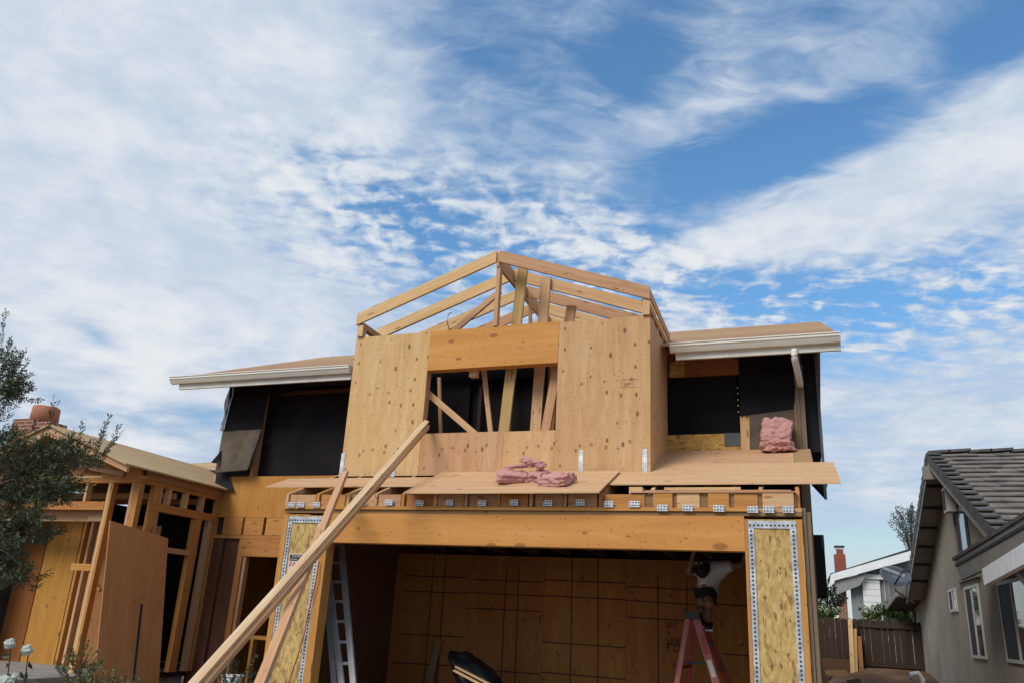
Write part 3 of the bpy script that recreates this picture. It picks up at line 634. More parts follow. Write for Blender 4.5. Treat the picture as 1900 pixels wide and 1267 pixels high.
# down pipe on the right corner
dp = [atY(1474, 648, YE - .03), atY(1474, 664, YE - .03), atY(1480, 690, YE + .2), atY(1485, 715, YH - .06)]
cv = []
for i in range(3):
    for k in range(6): cv.append(dp[i].lerp(dp[i + 1], k / 6))
cv.append(dp[3])
for _ in range(3): cv = [cv[0]] + [(cv[i - 1] + cv[i] * 2 + cv[i + 1]) / 4 for i in range(1, len(cv) - 1)] + [cv[-1]]
m_ = MB().tube(cv, .041, 14)
part(m_, 'downspout', GUT)
# weathered corner and the black clad projections on the right side
ab('corner_board', GREYW, .125, .17, YH - .03, YH + .06, 0, 5.30, 2); ab('corner_board', GREYW, .172, .235, YH - .012, YH + .08, 0, 5.0, 2); ab('corner_board', OLDW, .100, .124, YH - .02, YH + .04, 3.80, 4.95, 2)
ab('corner_board', GREYW, .088, .125, .01, .12, 0, 2.74, 2); ab('corner_board', GREYW, .13, .17, .03, .14, 0, 2.70, 2)
pa, pb = atY(1487, 650, YH + .1), atY(1525, 838, YH + .1)
ab('side_bay', BLACKT, .236, pb.x, YH + .1, YH + 1.2, pb.z, 5.42, 2, label='black clad box projecting from the right side of the upper storey')
ab('bay_trim', GREYT, pb.x - .012, pb.x + .022, YH + .06, YH + .1, 3.20, 5.42, 2)
part(MB().prism([(.26, YH + .1, 3.44), (pb.x + .05, YH + .1, 3.44), (pb.x + .0, YH + .1, 3.26)], (0, .3, 0)), 'bay_foot', BLACKT)
pa, pb = atY(1500, 991, YH), atY(1536, 1104, YH); ab('side_bay', BLACKT, pa.x, pb.x, YH, YH + .9, pb.z, pa.z, 2, label='small black box low on the right side wall'); ab('bay_trim', GREYT, pb.x - .03, pb.x + .002, YH - .004, YH, pa.z - .16, pa.z - .02, 2)
pa, pb = atY(1496, 1095, .5), atY(1515, 1260, .5); ab('side_duct', GREYT, pa.x - .02, pb.x, .35, .5, 0, pa.z + .08, 2)

# --- garage interior
GB = 2.90
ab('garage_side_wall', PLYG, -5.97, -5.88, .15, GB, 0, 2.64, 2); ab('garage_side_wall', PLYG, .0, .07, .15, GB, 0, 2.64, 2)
seams = [-5.88, -4.62, -3.45, -2.25, -1.03, .0]
back = []
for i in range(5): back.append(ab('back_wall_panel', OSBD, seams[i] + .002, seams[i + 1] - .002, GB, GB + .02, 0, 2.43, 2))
MARK = plain('marker_ink', (.07, .022, .015), .8, var=.1)
def mark_line(a, b, wdt=.016):
    p, q = atY(*a, GB - .002), atY(*b, GB - .002); i = max(0, min(4, sum(1 for s_ in seams[1:] if (p.x + q.x) / 2 > s_)))
    MB().bar(p, q, wdt, .002, (0, 1, 0)).build('chalk_line', MARK, back[i])
for a, b in [((807, 1022), (786, 1267)), ((829, 1022), (810, 1267)), ((940, 1050), (929, 1267)), ((963, 1055), (955, 1267)), ((1062, 1035), (1058, 1267)), ((1110, 1028), (1109, 1267)), ((1220, 1066), (1222, 1267)), ((1274, 1070), (1275, 1135)),
             ((753, 1067), (867, 1071)), ((747, 1095), (866, 1100)), ((745, 1175), (860, 1181)), ((728, 1228), (858, 1236)), ((877, 1074), (1008, 1079)), ((868, 1098), (1008, 1105)), ((868, 1127), (1006, 1134)), ((885, 1241), (1003, 1250)),
             ((1010, 1075), (1161, 1081)), ((1010, 1104), (1162, 1112)), ((1006, 1190), (1162, 1201)), ((1004, 1246), (1161, 1260)), ((1163, 1087), (1286, 1094)), ((1163, 1113), (1288, 1121)), ((1163, 1144), (1275, 1151)), ((1325, 1120), (1385, 1123)), ((1340, 1212), (1390, 1216))]: mark_line(a, b)
random.seed(21)
for k in range(60):
    a = (random.uniform(745, 1380), random.uniform(1060, 1250)); L = random.uniform(4, 14); an = random.choice([1.2, -1.0, .5, 1.5]) + random.uniform(-.3, .3)
    mark_line(a, (a[0] + L * math.cos(an), a[1] + L * math.sin(an)), .010)
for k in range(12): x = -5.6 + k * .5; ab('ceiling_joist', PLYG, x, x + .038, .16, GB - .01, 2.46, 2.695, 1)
ab('garage_floor', CONC, -5.88, .0, 0, GB, .002, .02)
RF = Matrix.Rotation(R(90), 3, 'X')      # text standing up, facing the street
text('writing', 'SEE', .13, atY(1236, 1165, GB - .004), MARK, RF, back[3], sx=.8); text('writing', 'B', .07, atY(1238, 1176, GB - .004), MARK, RF, back[3])
text('writing', '58101', .15, atY(1236, 1196, GB - .004), MARK, RF, back[3], sx=.7); text('writing', 'F DE', .16, atY(1236, 1208, GB - .004), MARK, RF, back[3], sx=.8)
p = atY(801, 1186, GB - .3); tag(MB().bar((p.x - .05, GB - .35, .02), (p.x, GB - .05, p.z), .10, .04, (0, 1, 0)).build('leaning_post', OLDW), 'short dark board standing against the back wall of the garage', 'board')

# ------------------------------------------------------------------ left wing
WX, WY, WZ = -9.0, .58, 3.235
WXc = -10.5
ROOFP = wood('plywood_roof_pale', (.50, .40, .25), .7, gx=.9, gy=8, knots=.2, stain=.3, contrast=.3)
zw = lambda x: 3.945 - .376 * abs(x - WXc)
for s_, x1 in ((1, -8.83), (-1, -12.17)):
    part(MB().prism([(WXc, .08, zw(WXc)), (x1, .08, zw(x1)), (x1, YH - .02, zw(x1)), (WXc, YH - .02, zw(WXc))], (0, 0, .025), g=(0, 1, 0)), 'wing_roof', ROOFP)
    part(MB().prism([(WXc, .12, zw(WXc) - .004), (x1, .12, zw(x1) - .004), (x1, .12, zw(x1) - .09), (WXc, .12, zw(WXc) - .15)], (0, .04, 0), g=(1, 0, -.37)), 'rake_rafter', LUMR)
part(MB().prism([(WXc, YH, zw(WXc)), (-9.22, YH, zw(-9.22)), (-9.22, 8, zw(-9.22)), (WXc, 8, zw(WXc))], (0, 0, .025), g=(0, 1, 0)), 'wing_roof', ROOFP)
part(MB().prism([(WXc, YH, zw(WXc)), (-12.17, YH, zw(-12.17)), (-12.17, 8, zw(-12.17)), (WXc, 8, zw(WXc))], (0, 0, .025), g=(0, 1, 0)), 'wing_roof', ROOFP)
a_, b_, c_, d_ = atY(300, 862, 6.0), atY(408, 856, 6.0), atY(408, 905, 4.5), atY(330, 905, 4.5)
part(MB().prism([a_, b_, c_, d_], (0, 0, -.02), g=(1, 0, 0)), 'rear_roof', ROOFP)
# gable infill and plates
part(MB().prism([(-12, WY + .02, WZ + .002), (-9.05, WY + .02, WZ + .002), (-9.05, WY + .02, zw(-9.05) - .03), (WXc, WY + .02, zw(WXc) - .03), (-12, WY + .02, zw(-12) - .03)], (0, .02, 0), g=(1, 0, 0)), 'gable_sheathing', PLYB)
part(MB().prism([(-9.75, WY - .03, WZ + .01), (WX, WY - .03, WZ + .01), (WX, WY - .03, zw(WX) - .02), (-9.75, WY - .03, zw(-9.75) - .02)], (0, .045, 0), g=(1, 0, 0)), 'gable_beam', LUMO)
part(MB().bar((-10.2, WY - .06, 3.42), (-9.3, WY - .06, WZ + .03), .03, .07), 'gable_brace', LUMR)
ab('wing_plate', LUMO, -12, WX, WY - .01, WY + .09, WZ - .075, WZ - .004, 0); ab('wing_plate', LUMO, WX - .09, WX, WY + .095, YH - .002, WZ - .075, WZ - .004, 1)
ab('wing_plate', LUM, -12, WX + .002, WY - .014, WY + .09, WZ - .002, WZ + .03, 0)
ab('eave_beam', LUMR, WX - .04, WX + .0, WY + .095, YH - .002, WZ + .0, WZ + .115, 1)
def zpx(px, py): return atX(px, py, WX)
# front framing
for x0, x1, mt in ((-9.10, -9.0, LUMO), (-9.16, -9.105, LUMR)): ab('wing_post', mt, x0, x1, WY, WY + .09, .5, WZ - .078, 2)
for x0, x1, mt in ((-9.60, -9.555, LUM), (-9.552, -9.51, LUMO)): ab('wing_post', mt, x0, x1, WY - .004, WY + .09, .5, WZ - .078, 2)
for x in (-10.05, -10.55, -11.0, -11.45): ab('wing_cripple', LUM, x, x + .04, WY, WY + .09, 2.882, WZ - .078, 2)
ab('wing_header', LUMO, -12, -9.602, WY - .01, WY + .09, 2.755, 2.878, 0)
ab('wing_soffit', LUMR, -12, -9.62, WY + .15, WY + .19, 2.60, 2.80, 0); ab('wing_soffit_block', ROOFP, -9.98, -9.66, WY + .10, WY + .14, 2.60, 2.80, 0)
# porch walls behind
yp = 1.35
pa, pb = atY(93, 990, yp), atY(154, 985, yp)
ab('porch_panel', wood('plywood_golden', (.50, .27, .07), .6, gx=.8, gy=8, knots=.6, stain=.4, contrast=.4), pa.x, pb.x, yp - .015, yp, .5, 2.66, 2, label='golden plywood panel standing behind the olive tree')
ab('porch_panel', wood('plywood_porch', (.27, .105, .035), .8, gx=.8, gy=5, knots=.35, stain=.3, contrast=.4), -15.0, pa.x - .004, yp - .03, yp - .016, .5, 2.68, 2); ab('porch_panel', PLYB, pb.x + .006, -9.2, yp - .005, yp + .01, .5, 2.62, 2)
for x in (pb.x + .12, pb.x + .26, pb.x + .42): ab('porch_stud', LUMR if x > pb.x + .2 else LUMO, x, x + .045, yp - .10, yp - .01, .5, 2.70, 2)
p = atY(147, 1052, .9); q = atY(186, 1050, .9); ab('porch_block', LUMO, p.x, q.x, .75, .9, p.z - .05, p.z + .05, 0)
part(MB().bar(atY(168, 1056, .8), atY(186, 1095, .8), .05, .04), 'porch_brace', LUMO)
ab('porch_slab', CONC, -14, -9.15, -.6, 2.3, .2, .50); ab('porch_step', CONC, -14, -9.4, -1.1, -.602, 0, .40)
# side wall framing
def side_stud(px0, px1, py, z0, z1, mat=LUMO, name='wing_stud'):
    a, b = atX(px0, py, WX), atX(px1, py, WX); return ab(name, mat, WX - .088, WX - .001, a.y, max(b.y, a.y + .045), z0, z1, 2)
side_stud(285, 296, 920, .5, WZ - .078); side_stud(296.5, 301, 920, .5, WZ - .078, LUMR)
side_stud(313, 318, 920, 2.92, WZ - .078, LUM, 'wing_cripple'); side_stud(345, 351, 920, 2.92, WZ - .078, LUM, 'wing_cripple'); side_stud(376, 382, 920, 2.92, WZ - .078, LUMR, 'wing_cripple')
ab('side_header', LUMO, WX - .08, WX + .004, atX(281, 950, WX).y, atX(404, 975, WX).y, 2.80, 2.918, 1)
side_stud(356, 369, 1000, .5, 2.798); side_stud(381, 388, 1010, .5, 2.798, LUMR); side_stud(391, 400, 1010, .5, WZ - .078); side_stud(401, 410, 1010, .3, WZ - .078); 
ab('side_blocking', LUMR, WX - .07, WX - .01, 1.1, 2.0, 2.22, 2.30, 1)
# interior partitions of the wing (shade behind the studs put into their dark colour)
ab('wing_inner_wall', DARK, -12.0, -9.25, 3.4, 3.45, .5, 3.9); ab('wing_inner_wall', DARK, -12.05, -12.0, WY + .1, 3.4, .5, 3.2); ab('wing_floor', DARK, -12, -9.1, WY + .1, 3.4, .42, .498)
ab('wing_ceiling_tie', LUMR, -12, -9.1, 1.4, 1.44, 3.05, 3.14, 0); ab('wing_ceiling_tie', LUMR, -12, -9.1, 2.0, 2.04, 3.05, 3.14, 0)
ab('house_side_sheathing', PLYB, -9.215, -9.205, YH + .1, 9, 0, 5.2)
# brick chimney behind
def brickmat(name, c1, c2, mortar, s=1.0):
    m, t, b = base_mat(name, .9, .2); n = t.new('ShaderNodeTexBrick'); t.l.new(uvs(t), n.inputs['Vector'])
    n.inputs['Color1'].default_value = (*c1, 1); n.inputs['Color2'].default_value = (*c2, 1); n.inputs['Mortar'].default_value = (*mortar, 1)
    n.inputs['Scale'].default_value = s; n.inputs['Brick Width'].default_value = .21; n.inputs['Row Height'].default_value = .072; n.inputs['Mortar Size'].default_value = .009; n.inputs['Mortar Smooth'].default_value = .3
    nz = t.noise(uvs(t), 9, 4); t.l.new(t.mix(t.math('MULTIPLY', nz, .35), n.outputs[0], tuple(x * .5 for x in c1)), b.inputs['Base Color']); bump(t, b, n.outputs[1], -.4, .006); return m
BR = brickmat('brick_brown', (.26, .10, .06), (.20, .075, .045), (.42, .34, .27)); BR2 = brickmat('brick_red', (.36, .085, .045), (.28, .065, .04), (.25, .12, .09))
TERRA = plain('terracotta', (.42, .17, .095), .8, var=.08, scale=3)
YC = 2.6
a_, b_ = atY(25, 777, YC), atY(111, 790, YC)
ch = ab('chimney_stack', BR, a_.x, b_.x - .75, YC, YC + .55, 0, a_.z, 0); ab('chimney_stack', BR, b_.x - .748, b_.x - .35, YC + .05, YC + .45, 0, a_.z - .06, 0)
c_, d_ = atY(56, 752, YC + .15), atY(91, 775, YC + .15); mm = MB(); mm.tube([(c_.x + .23, YC + .35, d_.z - .1), (c_.x + .23, YC + .35, c_.z - .02), (c_.x + .23, YC + .35, c_.z)], .27, 4 + 12, r1=.24); part(mm, 'chimney_pot', TERRA, ch)

# ------------------------------------------------------------------ loose things on and around the roof
def loose_sheet():
    m_ = MB(); a, b, c, d = (-4.235, -.233), (-1.915, -.223), (-1.925, .865), (-4.30, .925)
    z = lambda y: 2.941 + .4 * y
    m_.prism([(a[0], a[1], z(a[1])), (b[0], b[1], z(b[1])), (c[0], c[1], z(c[1])), (d[0], d[1], z(d[1]))], (0, 0, .016), g=(1, 0, 0))
    return m_.build('plywood_sheet', PLYD)
tag(loose_sheet(), 'full plywood sheet lying loose on the lower roof under the pink insulation pieces', 'plywood sheet')
def pink_mat():
    m, t, b = base_mat('pink_insulation', .95, .1); tcn = t.new('ShaderNodeTexCoord'); mp_ = t.new('ShaderNodeMapping'); t.l.new(tcn.outputs['Object'], mp_.inputs[0]); mp_.inputs['Scale'].default_value = (3, 3, 22)
    n = t.noise(mp_.outputs[0], 1.6, 6, .65, .4); n2 = t.noise(tcn.outputs['Object'], 14, 4)
    c = t.ramp(n, [(.30, (.34, .15, .135)), (.42, (.50, .245, .225)), (.70, (.55, .30, .275))]); t.l.new(t.mix(t.math('MULTIPLY', t.smooth(n2, .5, .8), .4), c, (.38, .14, .13)), b.inputs['Base Color']); bump(t, b, t.math('ADD', n, n2), .5, .02); return m
PINK = pink_mat()
def batt(p, sx, sy, sz, rz, label, seed, tilt=(0, 0), rough=.025, group='scraps of pink insulation'):
    bm = bmesh.new(); bmesh.ops.create_cube(bm, size=1); bmesh.ops.subdivide_edges(bm, edges=bm.edges, cuts=26, use_grid_fill=True)
    for v in bm.verts:
        c = v.co; k = 1 - .12 * max(0, (abs(c.x) + abs(c.y) + abs(c.z) - 1.0)); c *= k
        P = Vector((c.x * sx, c.y * sy, c.z * sz)); q = P * 7 + Vector((seed, seed * 2, 0))
        layer = noise.noise(Vector((seed + P.y * 2, P.x * 3, P.z * 38))) * rough * .45 * (1 if abs(c.z) < .45 else .2)
        f = P + P.normalized() * (noise.noise(q) * rough * 1.8 + noise.noise(q * 3) * rough * 1.0 + noise.noise(q * 9) * rough * .5 - abs(noise.noise(q * 2.2 + Vector((9, 1, 3)))) * rough * 1.2 + layer); v.co = f
    o = mesh_obj('insulation_piece', bm, PINK); o.matrix_world = Matrix.Translation(p) @ Matrix.Rotation(rz, 4, 'Z') @ Matrix.Rotation(tilt[0], 4, 'X') @ Matrix.Rotation(tilt[1], 4, 'Y')
    return tag(o, label, 'insulation', group)
def onroof(px, py, Y, up=0.0):
    p = atY(px, py, Y); p.z = 2.957 + .4 * Y + up; return p
SL = math.atan(.4)
batt(onroof(951, 890, .30, .06), .37, .34, .10, R(25), 'largest block of pink insulation on the loose sheet, left end of the heap', 1.3, (SL, 0), .02)
batt(onroof(962, 880, .42, .16), .34, .16, .035, R(12), 'thin dark peeled layer lying on the left block of pink insulation', 5.1, (SL, -.15), .03)
batt(onroof(996, 888, .32, .05), .24, .24, .10, R(-20), 'small pink insulation lump in the middle of the heap', 8.7, (SL, .1), .03)
batt(onroof(988, 873, .40, .20), .30, .14, .06, R(-8), 'ragged brownish pink strip on top of the insulation heap', 12.9, (SL, .35), .03)
batt(onroof(1008, 884, .42, .06), .14, .14, .07, R(30), 'smallest pink crumb of insulation behind the right lump', 15.2, (SL, 0), .02)
batt(onroof(1034, 891, .12, .06), .34, .30, .105, R(-12), 'smooth pink insulation pillow at the right end of the heap', 21.4, (SL, 0), .022)
p1 = atY(1442, 812, 2.12)
batt(Vector((p1.x, 2.13, 4.02)), .36, .20, .36, R(4), 'big upright pink insulation wad leaning on the wall beside the downspout', 31.8, (-.12, .12), .022)
batt(Vector((p1.x - .01, 2.06, 3.83)), .40, .24, .12, R(0), 'flat pink insulation slab under the big upright wad', 37.5, (SL * .6, 0), .03)

# long boards leaning up on the roof
def lean(name, mat, top, bot_px, dist, wd, ht, zend=-.05, label='', tw=0, off=0.0):
    q = atD(*bot_px, dist); d = (q - top).normalized(); e = top + d * ((zend - top.z) / d.z)
    side = d.cross(Vector((0, 0, 1))).normalized()
    m_ = MB().bar(top + side * off, e + side * off, wd, ht, (0, 0, 1), tw); return tag(m_.build(name, mat), label, 'board', 'boards leaning up against the house')
T1 = atY(794, 786, .86); 
q = atD(372, 1267, 6.1); d = (q - T1).normalized()
e = T1 + d * ((-.05 - T1.z) / d.z); vw = (CAM - (T1 + e) / 2).normalized(); side = d.cross(vw).normalized(); upv = side.cross(d)
if side.x < 0: side = -side
if upv.z < 0: upv = -upv
def board(name, mat, off_s, off_u, ws, wu, lab, cut=0.0):
    a = T1 + side * off_s + upv * off_u + d * cut; b = e + side * off_s + upv * off_u
    qv = Matrix.Rotation(.5, 3, d); return tag(MB().beam(a, b, qv @ (side * ws), qv @ (upv * wu)).build(name, mat), lab, 'board', 'boards leaning up against the house')
board('leaning_board', LUMW, -.034, .014, .062, .032, 'pale upper board of the pair of long planks leaning up to the dormer window')
board('leaning_board', LUMR, .032, -.008, .030, .062, 'darker lower board of the pair of long planks leaning up to the dormer window', .05)
lean('leaning_board', LUMR, atY(640, 876, .12), (484, 1267), 6.0, .092, .04, label='single shorter plank crossing under the long pair, resting on the roof edge', tw=.5)
# sheet of plywood leaning against the wing
TLc, TRc, BLc = Vector((-8.828, .024, 2.532)), Vector((-8.92, 1.236, 2.424)), Vector((-8.30, -.147, .156))
BRD = wood('plywood_dusty_red', (.66, .37, .175), .86, gx=.6, gy=4, knots=.35, ksize=.08, kscale=(2, 3), stain=.25, contrast=.5, nails=.05)
nv = (TRc - TLc).cross(BLc - TLc).normalized() * .016
tag(MB().prism([TLc, TRc, TRc + (BLc - TLc), BLc], nv, g=BLc - TLc).build('leaning_sheet', BRD), 'full reddish brown plywood sheet leaning against the studs of the left wing', 'plywood sheet')
STEEL = plain('dark_steel', (.035, .045, .06), .45, .6, var=.2)
p = atY(263, 1120, -.5); q = atY(247, 1267, -.55)
d2 = (q - p); e2 = p + d2 * (p.z / -d2.z) if d2.z < 0 else q
pg = thing('steel_stake', e2, 'thin dark steel stake standing in front of the leaning plywood sheet', 'stake'); MB().bar(p, e2, .028, .010, (0, 1, 0)).build('shaft', STEEL, pg); MB().bar(p + Vector((0, -.002, .0)), e2, .006, .028, (0, 1, 0)).build('rib', STEEL, pg)

# warning sign on the left OSB panel
WHT = plain('sign_white', (.62, .52, .48), .5, var=.03, bmp=0); RED = plain('sign_red', (.42, .05, .05), .5, var=.05, bmp=0); BLK = plain('sign_black', (.02, .015, .012), .5, var=.05, bmp=0)
ys = -.020
s0, s1 = atY(538, 1026, ys), atY(574, 1092, ys); sg = thing('warning_sign', ((s0.x + s1.x) / 2, ys, s1.z), 'white paper warning notice with a black heading stapled left of the garage opening', 'sign')
MB().abox(s0.x, s0.x + .27, ys - .006, ys - .003, s0.z - .42, s0.z).build('sheet', WHT, sg)
MB().abox(s0.x + .012, s0.x + .258, ys - .009, ys - .006, s0.z - .085, s0.z - .012).build('heading_band', BLK, sg)
text('heading', 'THOMAS', .038, Vector((s0.x + .04, ys - .010, s0.z - .045)), WHT, RF, sg); text('heading', 'Home', .038, Vector((s0.x + .025, ys - .010, s0.z - .078)), WHT, RF, sg)
for k in range(5): MB().prism([(s0.x + .012 + k * .045, ys - .008, s0.z - .15), (s0.x + .03 + k * .045, ys - .008, s0.z - .15), (s0.x + .055 + k * .045 - .0, ys - .008, s0.z - .10), (s0.x + .037 + k * .045, ys - .008, s0.z - .10)], (0, .003, 0)).build('stripe', RED, sg)
MB().abox(s0.x + .012, s0.x + .258, ys - .009, ys - .006, s0.z - .40, s0.z - .375).build('stripe', RED, sg)
for k in range(4): MB().abox(s0.x + .02, s0.x + .25 - .02 * (k % 2), ys - .008, ys - .006, s0.z - .30 - k * .02, s0.z - .295 - k * .02).build('text_line', BLK, sg)
# red cord hanging beside it
CORD = plain('cord_red', (.32, .05, .025), .6, var=.1, bmp=0)
pts = [atY(592, 1040, -.06), atY(588, 1068, -.07), atY(580, 1105, -.06), atY(572, 1135, -.05), atY(566, 1170, -.05), atY(553, 1215, -.06), atY(537, 1262, -.06)]; pts.append(Vector((pts[-1].x - .2, -.08, .02)))
tag(MB().tube(pts, .007, 8).build('power_cord', CORD), 'red power cord hanging down the left OSB panel', 'cord')

# aluminium extension ladder inside the opening
ALU = plain('aluminium', (.46, .45, .46), .4, .4, var=.1, scale=8)
lad = thing('extension_ladder', (-5.1, .4, 0), 'grey aluminium extension ladder leaning inside the left end of the garage opening', 'ladder')
def ladder_rails(dx, yoff, top_c):
    a, b = atY(598, 1000, .75 + yoff), atY(632, 1000, .75 + yoff); a2, b2 = atY(621, 1267, .42 + yoff), atY(656, 1267, .42 + yoff)
    for (t0, t1, nm) in ((a, a2, 'rail'), (b, b2, 'rail')):
        dd = t1 - t0; e_ = t0 + dd * (t0.z / -dd.z); t0 = t0 - dd * top_c; m_ = MB().bar(t0 + Vector((dx, 0, 0)), e_ + Vector((dx, 0, 0)), .035, .075, (0, 1, 0), R(90)); m_.build(nm, ALU, lad)
    for k in range(12):
        tt = k * .139 - .1
        l = a + (a2 - a) * tt + Vector((dx, 0, 0)); r = b + (b2 - b) * tt + Vector((dx, 0, 0)); MB().bar(l, r, .032, .028, (0, 1, 0)).build('rung', ALU, lad)
ladder_rails(0, 0, .15); 
a, a2 = atY(609, 1060, .68), atY(634, 1267, .38); dd = a2 - a; MB().bar(a, a + dd * (a.z / -dd.z), .03, .07, (0, 1, 0), R(90)).build('rail', ALU, lad)

# red step ladder with the worker
REDF = plain('fibreglass_lit', (.40, .13, .115), .55, var=.15, scale=5); REDD = plain('fibreglass_shaded', (.30, .03, .025), .5, var=.12); CAPM = plain('ladder_cap', (.05, .05, .06), .6, var=.1)  # same red fibreglass twice: lit tone for near rails, shaded tone for far ones
YL = 1.5
top = atY(1284, 1141, YL); 
sl_ = thing('step_ladder', (top.x, YL + .3, 0.02), 'red fibreglass step ladder with a black cap, under the worker in the garage', 'ladder')
MB().abox(top.x - .085, top.x + .085, YL - .03, YL + .42, top.z - .04, top.z + .04).build('cap', CAPM, sl_)
def foot(px, py, Y, a):
    b = atY(px, py, Y); dd = b - a; return a + dd * ((a.z - .02) / -dd.z)
zt_ = top.z - .04
nl, nr, bl_, br_ = Vector((top.x - .05, YL, zt_)), Vector((top.x + .05, YL, zt_)), Vector((top.x - .03, YL + .38, zt_)), Vector((top.x + .06, YL + .38, zt_))
NL, NR, BL_, BR_ = foot(1256, 1267, YL - .05, nl), foot(1329, 1267, YL - .05, nr), foot(1277, 1267, YL + .48, bl_), foot(1352, 1267, YL + .48, br_)
for a, b, mt, nm, wd in ((nl, NL, REDF, 'rail', .055), (nr, NR, REDF, 'rail', .085), (bl_, BL_, REDD, 'rail', .05), (br_, BR_, REDD, 'rail', .07)): MB().bar(a, b, wd, .03, (0, 1, 0)).build(nm, mt, sl_)
for k in range(1, 6):
    f = k / 6.0; MB().bar(nr.lerp(NR, f), br_.lerp(BR_, f), .09, .025, (0, 0, 1)).build('step', ALU, sl_)
    if k % 2 == 0: MB().bar(nl.lerp(NL, f), bl_.lerp(BL_, f), .03, .03, (0, 0, 1)).build('brace', REDD, sl_)
MB().bar(nl.lerp(NL, .60), nr.lerp(NR, .62), .012, .035, (0, 0, 1)).build('spreader', ALU, sl_)
MB().bar(nl.lerp(NL, .30) + Vector((0, .2, 0)), nr.lerp(NR, .30) + Vector((0, .2, 0)), .012, .03, (0, 0, 1)).build('spreader', CAPM, sl_)
for f0, f1, mt in ((.12, .24, RED), (.27, .38, WHT), (.42, .50, RED)):
    c0, c1 = nr.lerp(NR, f0), nr.lerp(NR, f1); MB().bar(c0 + Vector((0, -.018, 0)), c1 + Vector((0, -.018, 0)), .05, .002, (0, 1, 0)).build('sticker', mt, sl_)

# black spotted tarp over boards in the garage
bm = bmesh.new(); bmesh.ops.create_icosphere(bm, subdivisions=4, radius=1)
tp = atY(880, 1262, 1.2)
for v in bm.verts:
    c = v.co; k = 1 + .25 * noise.noise(c * 1.8 + Vector((3, 1, 0))) + .08 * noise.noise(c * 6); v.co = Vector((c.x * .42 * k + .25 * (-c.z), c.y * .35 * k, max(-.9, c.z) * .42 * k))
TARP = plain('black_plastic', (.010, .010, .012), .5, var=.3)
o = mesh_obj('rubbish_bag', bm, TARP); o.location = (tp.x + .02, 1.45, .38 + .0); o.scale = (1, 1, 1.0)
p = atY(868, 1224, 1.5); o.scale = (1.15, 1, .62); o.rotation_euler = (0, R(24), 0); o.location = (p.x + .16, 1.62, p.z - .30); tag(o, 'slumped black plastic bag behind thin boards on the garage floor', 'bag')
o2 = MB().abox(p.x - .1, p.x + .5, 1.35, 1.9, .02, p.z - .72).build('timber_stack', OLDW); tag(o2, 'low dark stack of timber under the black bag in the garage', 'timber stack')
for k, (a, b) in enumerate([((846, 1236), (912, 1270)), ((843, 1243), (900, 1273))]):
    pa, pb = atY(*a, 1.12), atY(*b, .95); tag(MB().bar(pa, pb + (pb - pa) * .8, .022, .04, (0, 1, 0)).build('thin_board', LUM), ['upper of two thin pale boards lying against the black bag', 'lower of two thin pale boards lying against the black bag'][k], 'board', 'thin boards by the black bag')

# ------------------------------------------------------------------ the worker on the step ladder
SKIN = plain('skin', (.22, .105, .07), .6, var=.06, bmp=0); SHIRT = plain('shirt_cloth', (.60, .56, .56), .85, var=.08, scale=12, bmp=.2); SHORTS = plain('shorts_cloth', (.02, .02, .024), .9, var=.1); HAIR = plain('hair', (.012, .009, .008), .7, var=.2); SHOE = plain('shoe_black', (.015, .015, .017), .6, var=.1); SOLE = plain('shoe_sole', (.55, .52, .50), .6, var=.05)
def skin(name, verts, edges, mat, parent, sub=2):
    me = bpy.data.meshes.new(name); me.from_pydata([v[0] for v in verts], edges, []); o = bpy.data.objects.new(name, me); COL.objects.link(o)
    o.modifiers.new('s', 'SKIN'); sv = me.skin_vertices[0].data
    for i, v in enumerate(verts): r_ = v[1]; sv[i].radius = r_ if isinstance(r_, tuple) else (r_, r_)
    sv[0].use_root = True
    o.modifiers.new('u', 'SUBSURF').levels = sub; o.modifiers['u'].render_levels = sub
    bpy.context.view_layer.update(); dg = bpy.context.evaluated_depsgraph_get(); m2 = bpy.data.meshes.new_from_object(o.evaluated_get(dg)); bpy.data.objects.remove(o)
    m2.materials.clear(); m2.materials.append(mat)
    for p_ in m2.polygons: p_.use_smooth = True
    o = bpy.data.objects.new(name, m2); COL.objects.link(o)
    if parent is not None: o.parent = parent; o.matrix_parent_inverse = parent.matrix_world.inverted()
    return o
YP = YL + .15
sh = atY(1316, 1171, YP)           # sole of the visible foot
kn = atY(1317, 1120, YP - .16); hp = atY(1313, 1096, YP + .16); ck = atY(1315, 1076, YP + .13); shd = atY(1319, 1054, YP + .05)
hd = atY(1303, 1050, YP - .10); nk = (shd + hd) / 2 + Vector((0, 0, .03))
per = thing('person', (sh.x, YP, sh.z), 'worker in white T-shirt and dark shorts crouching on top of the red step ladder', 'person')
an = Vector((sh.x - .01, YP + .05, sh.z + .09)); kn2 = atY(1300, 1118, YP - .05); an2 = atY(1300, 1150, YP + .12)
rs, ls = shd + Vector((.16, .0, .03)), shd + Vector((-.15, .0, -.01))
re, rw = rs + Vector((.22, -.05, .02)), rs + Vector((.30, -.10, .24)); le, lw = ls + Vector((-.10, -.20, -.06)), ls + Vector((-.02, -.26, .17))
B = [(hp, (.13, .11)), (ck, (.12, .10)), (shd, (.13, .10)), (nk, .052), (hd, (.08, .09)), (hd + Vector((0, -.01, .09)), .07),
     (rs, .055), (re, .042), (rw, .028), (ls, .055), (le, .042), (lw, .028),
     (hp.lerp(kn, .35), .08), (kn, .060), (an + Vector((0, 0, .18)), .054), (an, .035),
     (hp.lerp(kn2, .35), .08), (kn2, .060), (an2 + Vector((0, -.02, .18)), .054), (an2, .035)]
E_ = [(0, 1), (1, 2), (2, 3), (3, 4), (4, 5), (2, 6), (6, 7), (7, 8), (2, 9), (9, 10), (10, 11), (0, 12), (12, 13), (13, 14), (14, 15), (0, 16), (16, 17), (17, 18), (18, 19)]
